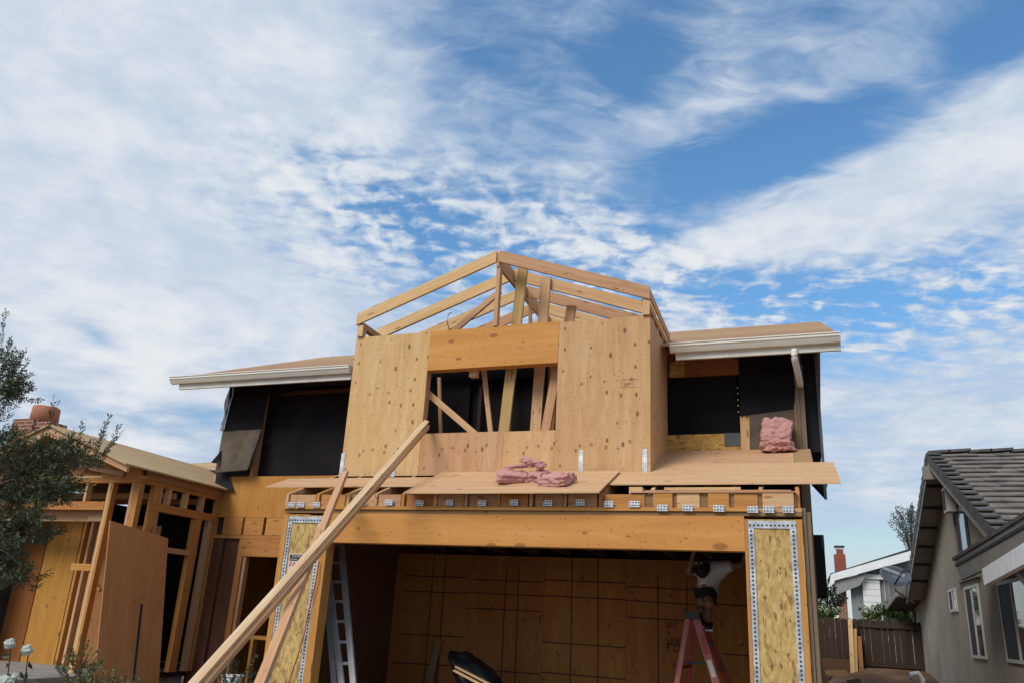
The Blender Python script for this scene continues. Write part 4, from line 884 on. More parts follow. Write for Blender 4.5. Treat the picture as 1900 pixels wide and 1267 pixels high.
# hands with five fingers each, in the same surface
for wi, wr in ((8, rw), (11, lw)):
    elb = re if wi == 8 else le; hd_ = (wr - elb).normalized(); pi = len(B); B.append((wr + hd_ * .06, (.030, .018))); E_.append((wi, pi)); sx_ = hd_.cross(Vector((0, 1, 0))).normalized()
    for k, ln in enumerate((.055, .07, .075, .066)):
        a = len(B); o_ = sx_ * ((k - 1.5) * .019); B.append((wr + hd_ * .10 + o_, .0095)); B.append((wr + hd_ * (.10 + ln * .55) + o_ * 1.2 + Vector((0, -.012, 0)), .0085)); B.append((wr + hd_ * (.10 + ln * .85) + o_ * 1.2 + Vector((0, -.034, 0)), .0075)); E_ += [(pi, a), (a, a + 1), (a + 1, a + 2)]
    a = len(B); B.append((wr + hd_ * .045 - sx_ * .038, .011)); B.append((wr + hd_ * .085 - sx_ * .055 + Vector((0, -.012, 0)), .009)); E_ += [(pi, a), (a, a + 1)]
body = skin('body', B, E_, SKIN, per, 2)
# face
for s_ in (-1, 1):
    bm = bmesh.new(); bmesh.ops.create_uvsphere(bm, u_segments=10, v_segments=8, radius=.012); bmesh.ops.translate(bm, verts=bm.verts, vec=hd + Vector((-.03 * s_ - .03, -.082, .03))); mesh_obj('eye', bm, SOLE, per)
nb = MB().bar(hd + Vector((-.03, -.088, .035)), hd + Vector((-.035, -.105, -.005)), .022, .02); nb.build('nose', SKIN, per)
Sv = [(shd + Vector((0, .0, .01)), (.15, .12)), (ck, (.135, .12)), (hp + Vector((0, 0, -.01)), (.155, .15)), (hp + Vector((0, -.01, -.10)), (.15, .16)), (rs + Vector((.02, 0, 0)), (.08, .08)), (rs.lerp(re, .55), (.082, .08)), (ls + Vector((-.01, 0, 0)), (.08, .08)), (ls.lerp(le, .55), (.08, .078)), (nk, (.06, .06))]
skin('t_shirt', Sv, [(0, 1), (1, 2), (2, 3), (0, 4), (4, 5), (0, 6), (6, 7), (0, 8)], SHIRT, per, 2)
Hs = [(hp + Vector((0, 0, .03)), (.128, .125)), (hp.lerp(kn, .45), .10), (hp.lerp(kn, .8), .088), (hp.lerp(kn2, .5), .10), (kn2 + Vector((0, .02, .0)), .092)]
skin('shorts', Hs, [(0, 1), (1, 2), (0, 3), (3, 4)], SHORTS, per, 2)
skin('hair', [(hd + Vector((0, .02, .045)), (.108, .11)), (hd + Vector((-.02, -.03, -.05)), (.095, .09)), (hd + Vector((-.05, -.05, -.13)), (.05, .05)), (hd + Vector((.05, -.04, -.10)), (.045, .05))], [(0, 1), (1, 2), (1, 3)], HAIR, per, 2)
for s_, a_ in ((0, an), (1, an2)):
    sh_ = skin('shoe', [(a_ + Vector((0, .06, -.035)), (.045, .04)), (a_ + Vector((0, -.03, -.04)), (.045, .04)), (a_ + Vector((.02, -.13, -.055)), (.045, .03)), (a_ + Vector((0, .03, .02)), (.045, .045))], [(0, 1), (1, 2), (0, 3)], SHOE, per, 2)
    MB().prism([a_ + Vector((-.045, .09, -.078)), a_ + Vector((.045, .09, -.078)), a_ + Vector((.06, -.15, -.085)), a_ + Vector((-.03, -.15, -.085))], (0, 0, .02)).build('sole', SOLE, sh_)

# ------------------------------------------------------------------ neighbour's stucco house on the right
def stucco(name, c):
    m, t, b = base_mat(name, .95, .15); tcn = t.new('ShaderNodeTexCoord'); n = t.noise(tcn.outputs['Object'], 1.1, 6, .6); n2 = t.noise(tcn.outputs['Object'], 60, 3)
    mp_ = t.new('ShaderNodeMapping'); t.l.new(tcn.outputs['Object'], mp_.inputs[0]); mp_.inputs['Scale'].default_value = (3, 3, .35); st_ = t.noise(mp_.outputs[0], 1.5, 5, .65)
    t.l.new(t.mix(t.math('MULTIPLY', t.smooth(st_, .52, .72), .35), t.ramp(n, [(.3, tuple(x * .78 for x in c)), (.65, c)]), tuple(x * .5 for x in c)), b.inputs['Base Color']); bump(t, b, n2, .5, .01); return m
STU = stucco('stucco_taupe', (.45, .39, .30)); NTRIM = plain('neighbour_trim', (.26, .235, .20), .6, var=.12, scale=4); NDARK = plain('neighbour_dark_trim', (.045, .042, .04), .7, var=.1); SOFF = plain('soffit_paint', (.34, .32, .29), .8, var=.12, scale=3)
WF = plain('window_frame_white', (.62, .61, .57), .5, var=.05, bmp=0)
def glass(name, c=(.03, .035, .04)):
    m, t, b = base_mat(name, .06, .8); b.inputs['Base Color'].default_value = (*c, 1); b.inputs['Coat Weight'].default_value = .5; return m
GL = glass('window_glass')
XN = 3.0
nh = thing('stucco_house', (6, 8, 0), 'taupe stucco house with grey tiled roof at the right edge', 'house')
YN0, YNR, YN1, ZNR, NS = 1.9, 8.85, 14.3, 5.10, .445
zn = lambda y: ZNR - NS * abs(y - YNR)
def nab(name, mat, *a, g=0, parent=nh, label=None): return ab(name, mat, *a, g=g, parent=parent, label=label)
part(MB().prism([(XN, YN0, -.2), (XN, 16.3, -.2), (XN, 16.3, 2.62), (XN, 14.2, zn(14.2) - .12), (XN, YNR, ZNR - .12), (XN, YN0, zn(YN0) - .12)], (.15, 0, 0)), 'gable_wall', STU, nh)
nab('side_wall', STU, XN + .15, 11, 16.1, 16.3, -.2, 2.6); nab('side_wall', STU, XN + .15, 11, YN0, YN0 + .15, -.2, 1.9)
# windows
def nwin(y0, y1, z0, z1, name='window'):
    f = nab(name, WF, XN - .03, XN - .001, y0 - .05, y1 + .05, z0 - .05, z0)
    for a in ((y0 - .05, y1 + .05, z1, z1 + .05), (y0 - .05, y0, z0, z1), (y1, y1 + .05, z0, z1), ((y0 + y1) / 2 - .02, (y0 + y1) / 2 + .02, z0, z1)): nab('frame', WF, XN - .028, XN - .001, *a, parent=f)
    nab('pane', GL, XN - .012, XN - .004, y0, (y0 + y1) / 2 - .02, z0, z1, parent=f); nab('pane', NDARK, XN - .016, XN - .006, (y0 + y1) / 2 + .02, y1, z0, z1, parent=f)
nwin(7.75, 8.86, 1.36, 2.51); nwin(9.88, 10.60, 2.20, 2.55); nwin(4.6, 6.18, 1.36, 2.44)
f = nab('window', NDARK, XN - .02, XN - .001, 7.9, 8.95, 3.2, 4.5); nab('pane', GL, XN - .03, XN - .021, 8.05, 8.5, 3.2, 4.0, parent=f); nab('frame', NTRIM, XN - .05, XN - .001, 8.95, 9.02, 3.1, 4.55, parent=f)
vt = nab('gable_vent', WF, 2.80, XN - .03, 8.6, 8.92, 3.95, 4.42); nab('louvre', NDARK, 2.79, 2.799, 8.64, 8.88, 4.0, 4.37, parent=vt)
# roof: decks, tile courses, barge boards
TILE = plain('roof_tile_grey', (.155, .14, .125), .85, var=.22, scale=2.2, bmp=.3, c2=(.23, .195, .165)); TILED = plain('roof_tile_dark', (.12, .112, .108), .85, var=.2, scale=4)
XO = 2.62
def slope_roof(yr, zr_, ye, x0, x1, name='tiled_roof', lab=None):
    sgn = -1 if ye < yr else 1; ny = abs(ye - yr); sl2 = NS
    deck = MB().prism([(x0, yr, zr_ - .05), (x1, yr, zr_ - .05), (x1, ye, zr_ - .05 - sl2 * ny), (x0, ye, zr_ - .05 - sl2 * ny)], (0, 0, .04)); o = part(deck, name, NDARK, nh, lab)
    nc = int(ny / .30); tm = MB(); dv = Vector((0, sgn, -sl2)).normalized(); up = Vector((0, sgn * sl2, 1)).normalized()
    random.seed(5)
    for c in range(nc):
        base = Vector((0, yr, zr_)) + dv * (c * .33); nx = int((x1 - x0 - .16) / .33); shift = .165 * (c % 2)
        for k in range(nx + 1):
            xa = x0 + .16 + k * .33 - shift; xb = min(xa + .325, x1); xa = max(xa, x0 + .14)
            if xb - xa < .03: continue
            lift = random.uniform(0, .012)
            tm.box(base + Vector((xa, 0, 0)) + up * (.0 + lift * .3), (xb - xa, 0, 0), dv * .36 + up * (.030 + lift) , up * .022, 0)
    tm.build('roof_tiles', TILE, o)
    rk = MB()
    for c in range(nc):
        base = Vector((x0 - .03, yr, zr_)) + dv * (c * .33); rk.box(base + up * .02, (.22, 0, 0), dv * .335 + up * .055, up * .028, 0); rk.box(base - up * .13 + Vector((-.004 * (c % 2), 0, 0)), (.028, 0, 0), dv * .315 + up * .02, up * .165, 0)
    rk.build('rake_tiles', TILED, o); return o
slope_roof(YNR, ZNR, YN0 - .4, XO, 12, lab='front tiled slope of the main roof'); slope_roof(YNR, ZNR, YN1, XO, 12)
rd = MB()
for k in range(26): rd.box((XO + .0 + k * .36, YNR - .11, ZNR + .02 + .015 * (k % 2)), (.39, 0, .02), (0, .22, 0), (0, 0, .05))
part(rd, 'ridge_tiles', TILED, nh)
for sgn, ye in ((-1, YN0 - .4), (1, YN1)):
    ny = abs(ye - YNR)
    part(MB().prism([(XO - .02, YNR, ZNR - .09), (XO - .02, ye, ZNR - .09 - NS * ny), (XO - .02, ye, ZNR - .25 - NS * ny), (XO - .02, YNR, ZNR - .25)], (.03, 0, 0)), 'barge_board', NTRIM, nh)
    sf = part(MB().prism([(XO + .02, YNR, ZNR - .12), (XO + .02, ye, ZNR - .12 - NS * ny), (XN - .002, ye, ZNR - .12 - NS * ny), (XN - .002, YNR, ZNR - .12)], (0, 0, -.02)), 'soffit', SOFF, nh)
    for k in range(1, int(ny / .75)): y = YNR + sgn * k * .75; z = ZNR - .15 - NS * k * .75; MB().abox(XO + .02, XN - .004, y - .02, y + .02, z - .035, z + .03).build('lookout', NDARK, sf)
nab('ridge_beam', NTRIM, XO - .12, XN, YNR - .09, YNR + .09, ZNR - .50, ZNR - .24, g=0)
# low rear eave
part(MB().prism([(2.35, 14.3, zn(14.3) - .05), (6, 14.3, zn(14.3) - .05), (6, 16.9, zn(14.3) - .30), (2.35, 16.9, zn(14.3) - .30)], (0, 0, -.05)), 'rear_eave', NDARK, nh)
part(MB().prism([(2.34, 14.0, zn(14.3) + .05), (2.34, 17.0, zn(14.3) - .24), (2.34, 17.0, zn(14.3) - .36), (2.34, 14.0, zn(14.3) - .09)], (.04, 0, 0)), 'rear_fascia', NTRIM, nh)
# lower front gable roof
XL = 2.45
A, Bp = atX(1772, 1038, XL), atX(1900, 960, XL); sf_ = (Bp.z - A.z) / (Bp.y - A.y); yN = -1.5
zf = lambda y: A.z + sf_ * (y - A.y)
part(MB().prism([(XL, A.y + .05, zf(A.y + .05)), (XL, yN, zf(yN)), (XL, yN, zf(yN) - .34), (XL, A.y - .28, zf(A.y - .28) - .34)], (.05, 0, 0)), 'front_barge_board', NTRIM, nh)
part(MB().prism([(XL - .02, A.y + .12, zf(A.y + .12) + .0), (XL - .02, yN, zf(yN)), (XL - .02, yN, zf(yN) + .05), (XL - .02, A.y + .12, zf(A.y + .12) + .05)], (1.4, 0, 0)), 'front_roof_tiles', TILED, nh)
part(MB().prism([(XL - .012, A.y + .02, zf(A.y) - .07), (XL - .012, yN, zf(yN) - .07), (XL - .012, yN, zf(yN) - .11), (XL - .012, A.y - .02, zf(A.y) - .11)], (.01, 0, 0)), 'trim_strip', NDARK, nh)
part(MB().prism([(XL + .05, A.y - .05, zf(A.y) - .12), (XL + .05, yN, zf(yN) - .12), (XN + .5, yN, zf(yN) - .12), (XN + .5, A.y - .05, zf(A.y) - .12)], (0, 0, .03)), 'front_soffit', NDARK, nh)
nab('wall_strip', NTRIM, XN - .05, XN, 7.4, 9.3, 2.66, 2.73, parent=nh)
# white patio beam
a, b = atX(1830, 1070, 2.15), atX(1900, 1030, 2.15); dd = (b - a).normalized(); WHB = plain('white_beam', (.88, .88, .86), .55, var=.06, scale=8)
part(MB().bar(a, a + dd * 3.2, .07, .19, (0, 0, 1)), 'patio_beam', WHB, nh, 'thick white painted beam end jutting from the house')
# rain pipe
m_ = MB().tube([(XN - .04, 16.2, zn(14.3) - .45), (XN - .05, 16.1, 2.3), (XN - .05, 16.1, 0.5)], .04, 8); part(m_, 'rain_pipe', NTRIM, nh)
p = atD(1700, 1262, 19); tag(MB().tube([p + Vector((-.1, 0, .0)), p + Vector((-.08, 0, .12)), p + Vector((.05, 0, .15)), p + Vector((.12, 0, .04)), p + Vector((.12, 0, -.5))], .05, 8).build('vent_pipe', WHB), 'white bent pipe stub at the foot of the stucco house', 'pipe')

# satellite dish on the neighbour's eave
DISH = plain('dish_grey', (.115, .14, .175), .45, var=.06, scale=4, bmp=0); DARM = plain('dish_arm', (.05, .055, .075), .5, var=.1)
dc = atY(1662, 1070, 11.8); dcam = (CAM - dc).normalized()
ds = thing('satellite_dish', dc, 'grey oval satellite dish with white lettering on the neighbour eave', 'satellite dish')
bm = bmesh.new(); rings, segs = 8, 36; V = [[None] * segs for _ in range(rings + 1)]
for i in range(rings + 1):
    r_ = i / rings
    for k in range(segs):
        th = 2 * math.pi * k / segs; V[i][k] = bm.verts.new((r_ * math.cos(th) * .335, r_ * math.sin(th) * .225, .08 * r_ * r_))
for i in range(rings):
    for k in range(segs):
        k2 = (k + 1) % segs
        if i == 0:
            if k % 2 == 0: pass
        bm.faces.new((V[i][k], V[i + 1][k], V[i + 1][k2], V[i][k2]))
bmesh.ops.remove_doubles(bm, verts=bm.verts, dist=1e-5)
geom = bmesh.ops.solidify(bm, geom=bm.faces[:], thickness=.012)
zx = (dcam + Vector((0, 0, .55))).normalized(); xx = Vector((0, 0, 1)).cross(zx).normalized(); xx = Matrix.Rotation(R(-24), 3, zx) @ xx; yx = zx.cross(xx)
rot = Matrix((xx, yx, zx)).transposed()
for v in bm.verts: v.co = rot @ v.co + dc
mesh_obj('reflector', bm, DISH, ds)
text('lettering', 'REDWAVES', .088, dc + rot @ Vector((-.28, .045, .07)), WHB, rot, ds)
lw_ = dc + rot @ Vector((.05, -.22, .05)); arm_end = dc + rot @ Vector((.16, .02, .36))
MB().tube([lw_, arm_end], .018, 8).build('arm', DARM, ds); e_ = atX(1692, 1118, 2.45)
MB().tube([lw_, lw_ + Vector((.02, .02, -.12)), e_ + Vector((-.12, 0, .12)), e_ + Vector((.05, 0, .0))], .022, 8).build('mast', NTRIM, ds)
MB().bar(arm_end - rot @ Vector((0, 0, .0)), arm_end + rot @ Vector((.14, .05, 0)), .05, .05).build('receiver', DARM, ds)

# ------------------------------------------------------------------ white house behind the fence
WHT2 = plain('white_fascia', (.80, .80, .78), .6, var=.05, scale=3); 
def siding():
    m, t, b = base_mat('white_siding', .7, .25); uv = uvs(t); s_ = t.sep(uv); f = t.math('FRACT', t.math('MULTIPLY', s_[1], 1 / .22)); t.l.new(t.mix(t.smooth(f, .0, .12), (.10, .10, .10), (.74, .74, .69)), b.inputs['Base Color']); bump(t, b, f, .5, .02); return m
SID = siding()
wh = thing('white_house', (3, 24, 0), 'white clapboard house with dark roof and brick chimney behind the fence', 'house')
YW2 = 23.0
def wp(px, py, dy=0.0): return atY(px, py, YW2 + dy)
def wprism(name, mat, pix, dy, th, g=None, parent=wh): return part(MB().prism([wp(a, b, dy) for a, b in pix], (0, th, 0), g=g), name, mat, parent)
wprism('roof', NDARK, [(1541, 1063), (1694, 1015), (1700, 1020), (1545, 1068)], -.6, 4)
fb = wprism('fascia_board', WHT2, [(1546, 1063), (1700, 1018), (1700, 1034), (1549, 1076)], -.66, .05)
wprism('fascia_return', WHT2, [(1541, 1066), (1546, 1063), (1549, 1076), (1541, 1106), (1538, 1098)], -.64, .05)
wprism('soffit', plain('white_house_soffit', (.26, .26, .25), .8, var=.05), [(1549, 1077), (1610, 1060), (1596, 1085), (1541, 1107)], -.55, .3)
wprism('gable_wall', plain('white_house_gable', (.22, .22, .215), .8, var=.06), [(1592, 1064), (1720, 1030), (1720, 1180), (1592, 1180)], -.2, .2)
a, b = wp(1599, 1072, -.32), wp(1640, 1180, -.32); MB().abox(a.x, b.x + .02, a.y, a.y + .1, .4, a.z).build('siding_wall', SID, wh)
for a_, b_ in (((1640, 1068), (1650, 1180)),): p, q = wp(*a_, -.34), wp(*b_, -.34); MB().abox(p.x, q.x, p.y, p.y + .06, .4, p.z).build('corner_board', WHT2, wh)
p, q = wp(1600, 1064, -.4), wp(1642, 1074, -.4); MB().abox(p.x, q.x, p.y, p.y + .08, q.z, p.z).build('lintel_board', WHT2, wh)
p = wp(1650, 1075, -.3); q = wp(1700, 1180, -.3); MB().abox(p.x, q.x + .6, p.y + .1, p.y + .2, .4, p.z).build('siding_wall', SID, wh)
p, q = wp(1553, 1085, -.25), wp(1576, 1170, -.25); MB().abox(p.x, q.x, p.y, p.y + .3, .4, p.z).build('brick_wall', BR, wh)  # red brick; shade under the eave put in as browner brick
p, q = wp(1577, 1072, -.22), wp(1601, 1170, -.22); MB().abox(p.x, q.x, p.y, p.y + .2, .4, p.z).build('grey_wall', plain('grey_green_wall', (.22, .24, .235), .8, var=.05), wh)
p, q = wp(1548, 1027, .3), wp(1571, 1060, .3); c_ = MB().abox(p.x, q.x, p.y, p.y + .6, q.z - .4, p.z).build('chimney', BR2, wh)
a, b = wp(1552, 1018, .4), wp(1565, 1027, .4); MB().abox(a.x, b.x, a.y, a.y + .3, b.z - .02, a.z).build('flue', BR2, c_)
a, b = wp(1548, 1011, .35), wp(1567, 1014, .35); MB().abox(a.x, b.x, a.y, a.y + .4, b.z, a.z).build('cap', NDARK, c_)
a, b = wp(1550, 1014, .4), wp(1565, 1018, .4); MB().abox(a.x, b.x, a.y, a.y + .3, b.z, a.z).build('collar', WHT2, c_)
p = wp(1594, 1037, 0); MB().abox(p.x, p.x + .06, p.y, p.y + .06, p.z - .3, p.z).build('vent_stack', WHT2, wh)

# ------------------------------------------------------------------ fence
YF = 15.4
fx0, fx1 = .2, 2.96
zb, ztp = atY(1600, 1236, YF).z, atY(1600, 1150, YF).z
fen = thing('wooden_fence', (1.6, YF, zb), 'dark brown board fence across the side yard', 'fence')
x = fx0; k = 0; random.seed(3)
while x < fx1:
    wdt = .14; h_ = ztp + random.uniform(-.012, .012) + (.02 if x > 1.45 else .03); c3 = random.uniform(-.014, .014)
    if x < 1.30 or x >= 1.30:
        m_ = MB().prism([(x, YF + c3, zb - .3), (x + wdt, YF + c3, zb - .3), (x + wdt, YF + c3, h_ - .03), (x + wdt - .03, YF + c3, h_), (x + .03, YF + c3, h_), (x, YF + c3, h_ - .03)], (0, .018, 0), g=(0, 0, 1)); m_.build('picket', FENCEW, fen)
    x += wdt + (.006 if k % 4 == 1 else .003); k += 1
for z in (ztp - .14, zb + .06): MB().abox(1.42, fx1, YF - .045, YF - .006, z - .035, z + .035).build('rail', FENCEW, fen)
for x in (1.40, 2.9): MB().abox(x, x + .09, YF - .09, YF - .0, zb - .3, ztp - .02).build('post', FENCEW, fen)
MB().abox(.2, 1.3, YF - .5, YF - .1, zb - .3, zb + .15).build('retaining_board', wood('retaining_wood', (.16, .10, .07), .5, gx=1, gy=20, knots=0, contrast=.5), fen)
# planks leaning on the fence
for k, (a, b, mt, wd, lab) in enumerate([((1577, 1148), (1583, 1262), LUM, .085, 'tallest pale plank leaning on the dark fence'), ((1585, 1166), (1588, 1262), LUMG, .09, 'shorter yellowish plank beside the tallest one on the fence'), ((1594, 1180), (1600, 1262), PLYB, .08, 'short dark brown plank right of the pale ones on the fence')]):
    pa, pb = atY(*a, YF - .14), atY(*b, YF - .75); dd = pb - pa; tag(MB().bar(pa, pb + dd * .12, wd * 1.25, .035, (0, 1, 0)).build('fence_plank', mt), lab, 'board', 'planks leaning on the fence')
pa, pb = atY(1513, 1212, 6.0), atY(1535, 1275, 5.4); tag(MB().bar(pa, pb + (pb - pa) * .3, .09, .035, (0, 1, 0)).build('prop_board', OLDW), 'dark board propped against the right side wall of the house', 'board')
for k, (a, b) in enumerate([((1520, 1248), (1572, 1247)), ((1572, 1266), (1596, 1262))]):
    pa, pb = atY(*a, 13.5 - k), atY(*b, 13.5 - k); tag(MB().bar(pa, pb, .12, .06, (0, 1, 0)).build('ground_board', [LUMR, OLDW][k]), ['reddish board lying on the soil bank by the fence', 'dark scrap board at the foot of the leaning planks'][k], 'board', 'boards on the soil')

# ------------------------------------------------------------------ foliage
def leafmat(name, c1, c2, back=None, rough=.5):
    m, t, b = base_mat(name, rough, .35); s_ = t.sep(uvs(t)); col = t.ramp(s_[0], [(.0, c1), (1.0, c2)])
    if back:
        gm = t.new('ShaderNodeNewGeometry'); col = t.mix(gm.outputs['Backfacing'], col, back)
    t.l.new(col, b.inputs['Base Color'])
    b.inputs['Transmission Weight'].default_value = 0
    return m
OLV = leafmat('olive_leaf', (.016, .024, .008), (.115, .145, .05), (.07, .085, .05)); BARK = plain('olive_bark', (.10, .085, .065), .9, var=.3, scale=9, bmp=.5)
def leaf(mb, p, d, n, L, W, r=None):
    """one slim leaf, folded slightly along its middle"""
    d = d.normalized(); s_ = d.cross(n).normalized(); n = s_.cross(d); u = random.random() if r is None else r
    m1 = p + d * L * .5 + n * L * .05; t_ = p + d * L
    mb.face([p, m1 + s_ * W * .5 + n * W * .12, t_, m1], [(u, 0)] * 4); mb.face([p, m1, t_, m1 - s_ * W * .5 + n * W * .12], [(u, 0)] * 4)
def rv(): 
    while True:
        v = Vector((random.uniform(-1, 1), random.uniform(-1, 1), random.uniform(-1, 1)))
        if .05 < v.length < 1: return v
def twig(lm, bmB, p, d, L, ll=.05, lw=.011, sp=.017, r=.0022):
    n = max(3, int(L / .06)); pts = [p.copy()]; dd = d.normalized()
    for i in range(n): dd = (dd + rv() * .12 + Vector((0, 0, .03))).normalized(); pts.append(pts[-1] + dd * L / n)
    bmB.tube(pts, r, 4, False, r * .4)
    t_ = .02; tot = L
    while t_ < tot:
        f = t_ / L * n; i = min(int(f), n - 1); q = pts[i].lerp(pts[i + 1], f - i); ax = (pts[i + 1] - pts[i]).normalized(); a = ax.cross(rv()).normalized()
        for s_ in (-1, 1):
            if random.random() < .1: continue
            leaf(lm, q, ax * .75 + a * s_ * .8, ax.cross(a * s_) + rv() * .3, ll * random.uniform(.7, 1.15), lw * random.uniform(.8, 1.2))
        t_ += sp * random.uniform(.8, 1.25)
    leaf(lm, pts[-1], dd, rv(), ll, lw); return pts
random.seed(11)
ol = thing('olive_tree', (-11.0, -2.4, 0), 'grey green olive tree leaning in at the left edge', 'tree')
LM, TM = MB(), MB()
clusters = [  # px, py, Y, rx, rz (px), twigs
    (6, 700, -1.9, 34, 52, 56), (26, 722, -1.8, 26, 26, 30), (-50, 730, -2.0, 60, 70, 40), (-70, 860, -2.2, 80, 70, 40), (20, 830, -1.9, 55, 36, 60), (95, 838, -1.7, 50, 30, 55), (150, 850, -1.6, 30, 26, 26),
    (60, 890, -1.8, 80, 40, 95), (30, 945, -1.9, 65, 36, 80), (110, 910, -1.7, 50, 30, 48), (20, 1000, -1.8, 50, 36, 44), (80, 990, -1.7, 30, 20, 14), (20, 1060, -1.7, 42, 34, 50), (-40, 1010, -1.9, 60, 70, 30), (5, 765, -1.9, 14, 22, 6)]
for (px, py, Y, rx, rz, n) in clusters:
    hub = atY(px - rx * .5, py + rz * .6, Y + .05)
    for k in range(int(n * 1.45)):
        v = rv(); q = atY(px + v.x * rx, py + v.y * rz, Y + v.z * .28)
        d = (q - hub).normalized() * .8 + Vector((.55, 0, .35)) * random.uniform(.2, 1) + rv() * .5
        twig(LM, TM, q - d.normalized() * .12, d, random.uniform(.13, .27), ll=.056, lw=.0145, sp=.018)
for a, b, Y in [((168, 862), (196, 768), -1.6), ((172, 868), (186, 800), -1.6), ((180, 872), (230, 788), -1.55), ((176, 866), (214, 806), -1.55), ((140, 850), (153, 782), -1.6), ((125, 845), (134, 800), -1.6), ((88, 800), (103, 738), -1.7), ((2, 640), (6, 578), -1.8), ((4, 700), (14, 628), -1.8), ((14, 705), (38, 646), -1.8), ((24, 715), (48, 668), -1.8), ((28, 740), (76, 742), -1.7), ((30, 735), (60, 722), -1.7), ((110, 920), (165, 900), -1.6), ((60, 1000), (124, 985), -1.6), ((60, 1080), (95, 1062), -1.6), ((50, 1095), (80, 1085), -1.6), ((8, 690), (24, 640), -1.8), ((90, 870), (118, 800), -1.7), ((70, 860), (74, 802), -1.7)]:
    p, q = atY(*a, Y), atY(*b, Y); twig(LM, TM, p, q - p, (q - p).length, ll=.056, lw=.017, sp=.022, r=.003)
    m_ = (p + q) / 2
    twig(LM, TM, m_, (q - p).normalized() + Vector((.4, 0, .1)), (q - p).length * .4, ll=.042, lw=.012, sp=.022)
LM.build('foliage', OLV, ol); TM.build('branchwork', BARK, ol)
tr = MB(); base = Vector((-11.0, -2.4, -.1)); k1 = Vector((-10.8, -2.3, 1.5)); tr.tube([base, Vector((-10.95, -2.4, .7)), k1], .14, 10, True, .09)
for a in [(-60, 860), (-50, 740), (-30, 1000), (20, 890)]: q = atY(*a, -1.95); tr.tube([k1, k1.lerp(q, .5) + Vector((0, .1, .12)), q], .06, 8, False, .015)
for a, b in [((-60, 860), (165, 858)), ((-50, 740), (10, 670)), ((20, 890), (150, 910)), ((-30, 1000), (60, 1070)), ((-60, 860), (60, 820)), ((20, 890), (110, 830)), ((-30, 1000), (100, 985))]:
    p, q = atY(*a, -1.95), atY(*b, -1.7); tr.tube([p, p.lerp(q, .5) + Vector((0, 0, .04)), q], .014, 6, False, .003)
tr.build('trunk', BARK, ol)

def shrub(name, p, rx, ry, rz, n, mat, label, cat='shrub', ll=.03, lw=.012, stem=True, group=None, up=.5):
    o = thing(name, (p.x, p.y, p.z - rz), label, cat, group); lm, tm = MB(), MB()
    for k in range(n):
        v = rv(); q = p + Vector((v.x * rx, v.y * ry, v.z * rz)); d = Vector((v.x, v.y, v.z * .5 + up)) + rv() * .4
        twig(lm, tm, q, d, random.uniform(.08, .2) * (ll / .03) ** .5, ll=ll, lw=lw, sp=ll * .45)
    lm.build('foliage', mat, o)
    for k in range(6): v = rv(); tm.tube([p + Vector((v.x * rx * .15, v.y * ry * .15, -rz - .3)), p + Vector((v.x * rx * .6, v.y * ry * .6, 0))], .01, 5, False, .004)
    tm.build('stems', BARK, o); return o
GR1 = leafmat('shrub_leaf_olive', (.035, .045, .012), (.13, .15, .05)); GR2 = leafmat('shrub_leaf_bright', (.02, .04, .008), (.10, .15, .03)); GR3 = leafmat('shrub_leaf_dark', (.01, .016, .007), (.03, .045, .016)); GR4 = leafmat('tree_leaf_grey', (.03, .038, .02), (.09, .10, .06))
random.seed(31)
shrub('garden_shrub', atY(145, 1255, -1.6) + Vector((0, 0, -.1)), .17, .2, .26, 60, GR1, 'feathery olive green shrub at the foot of the leaning plywood sheet')
shrub('garden_shrub', atY(152, 1228, -1.6) + Vector((0, 0, 0)), .07, .1, .14, 18, GR1, 'thin tall sprig rising behind the feathery shrub', ll=.025)
shrub('garden_shrub', atY(425, 1262, -1.2), .22, .2, .17, 50, GR3, 'dark small leaved shrub beside the white bucket')
shrub('garden_shrub', atY(195, 1275, -1.8), .3, .2, .06, 30, GR1, 'low olive green ground plants along the bottom edge')
shrub('back_bush', atY(1525, 1146, 17.5), .26, .4, .16, 70, GR2, 'bright green bush behind the left end of the fence', ll=.10, lw=.05)
shrub('back_bush', atY(1655, 1150, 17.2), .58, .5, .22, 130, GR2, 'wide green bush behind the fence under the satellite dish', ll=.12, lw=.05)
shrub('back_bush', atY(1540, 1120, 19), .22, .4, .30, 60, GR3, 'dark bush in front of the brick wall of the white house', ll=.12, lw=.06)
def bare_tree(name, base, top, label, n, mat, spread, ll, lw):
    o = thing(name, base, label, 'tree'); lm, tm = MB(), MB(); tm.tube([base, base.lerp(top, .5), top], .09, 8, False, .02)
    for k in range(n):
        v = rv(); q = top + Vector((v.x * spread[0], v.y * spread[1], v.z * spread[2])); tm.tube([base.lerp(top, .7), q], .015, 4, False, .004); twig(lm, tm, q, Vector((v.x, v.y, .9)) + rv() * .4, random.uniform(.3, .7), ll=ll, lw=lw, sp=.09, r=.006)
    lm.build('crown', mat, o); tm.build('trunk', BARK, o)
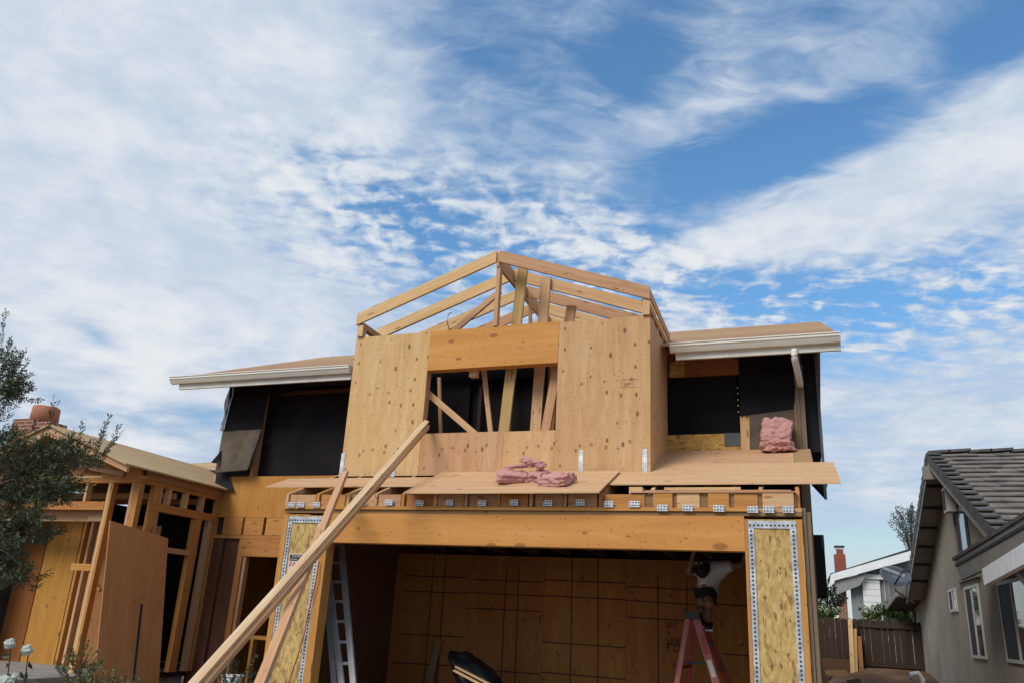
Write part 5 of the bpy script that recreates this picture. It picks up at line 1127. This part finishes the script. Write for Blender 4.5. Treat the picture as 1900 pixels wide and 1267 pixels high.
top = atY(1690, 985, 30); bare_tree('distant_tree', Vector((top.x, 30, -.1)), top, 'sparse grey green treetop beyond the white house roof', 90, GR4, (.45, .5, .85), .14, .05)


# white roses at lower left
PETAL = plain('rose_petal', (.42, .43, .38), .7, var=.06, scale=20, bmp=0)
def rose(p, label, r=.045):
    o = thing('rose_bloom', p, label, 'flower', 'white roses by the porch'); bm = bmesh.new(); bmesh.ops.create_icosphere(bm, subdivisions=4, radius=r * .85)
    for v in bm.verts:
        c = v.co.copy(); q = c / r * 2.3 + Vector((p.x * 9, p.z * 9, 0)); k = 1 + .38 * noise.noise(q) + .22 * noise.noise(q * 2.7); sw = math.sin(math.atan2(c.z, c.x) * 5 + c.length * 60 + 4 * noise.noise(q)) * .10
        v.co = p + Vector((c.x * (k + sw), c.y * .7 * k, c.z * (k * .8 + sw)))
    mesh_obj('petals', bm, PETAL, o)
    st = MB().tube([p + Vector((0, .01, 0)), p + Vector((-.03, .05, -.12)), p + Vector((-.05, .1, -.5))], .003, 5, False); lf = MB()
    st.build('stem', BARK, o)
    for k in range(5): leaf(lf, p + Vector((-.02, .04, -.05 - .04 * k)), rv(), Vector((0, -1, 0)), .045, .025)
    lf.build('leaves', GR3, o)
rose(atD(18, 1193, 4.4), 'upper left white rose against the brown porch wall', .031); rose(atD(50, 1205, 4.4), 'white rose just right of the upper one', .033); rose(atD(27, 1254, 4.4), 'small white rosebud low beside the concrete step', .018); rose(atD(8, 1266, 4.2), 'lowest white rose, cut by the bottom left corner', .04)
# white bucket by the entry window
bk = atY(432, 1252, 1.6); o = thing('bucket', (bk.x, 1.6, .3), 'white plastic bucket half hidden behind the dark shrub', 'bucket')
MB().tube([(bk.x, 1.6, .35), (bk.x, 1.6, bk.z)], .13, 18, True, .15).build('pail', WHB, o); MB().tube([(bk.x, 1.6, bk.z - .02), (bk.x, 1.6, bk.z + .005)], .158, 18, True).build('rim', WHB, o)
tag(MB().abox(bk.x - .3, bk.x + .3, 1.4, 1.9, 0, .345).build('timber_pile', OLDW), 'low pile of timber under the white bucket', 'timber')
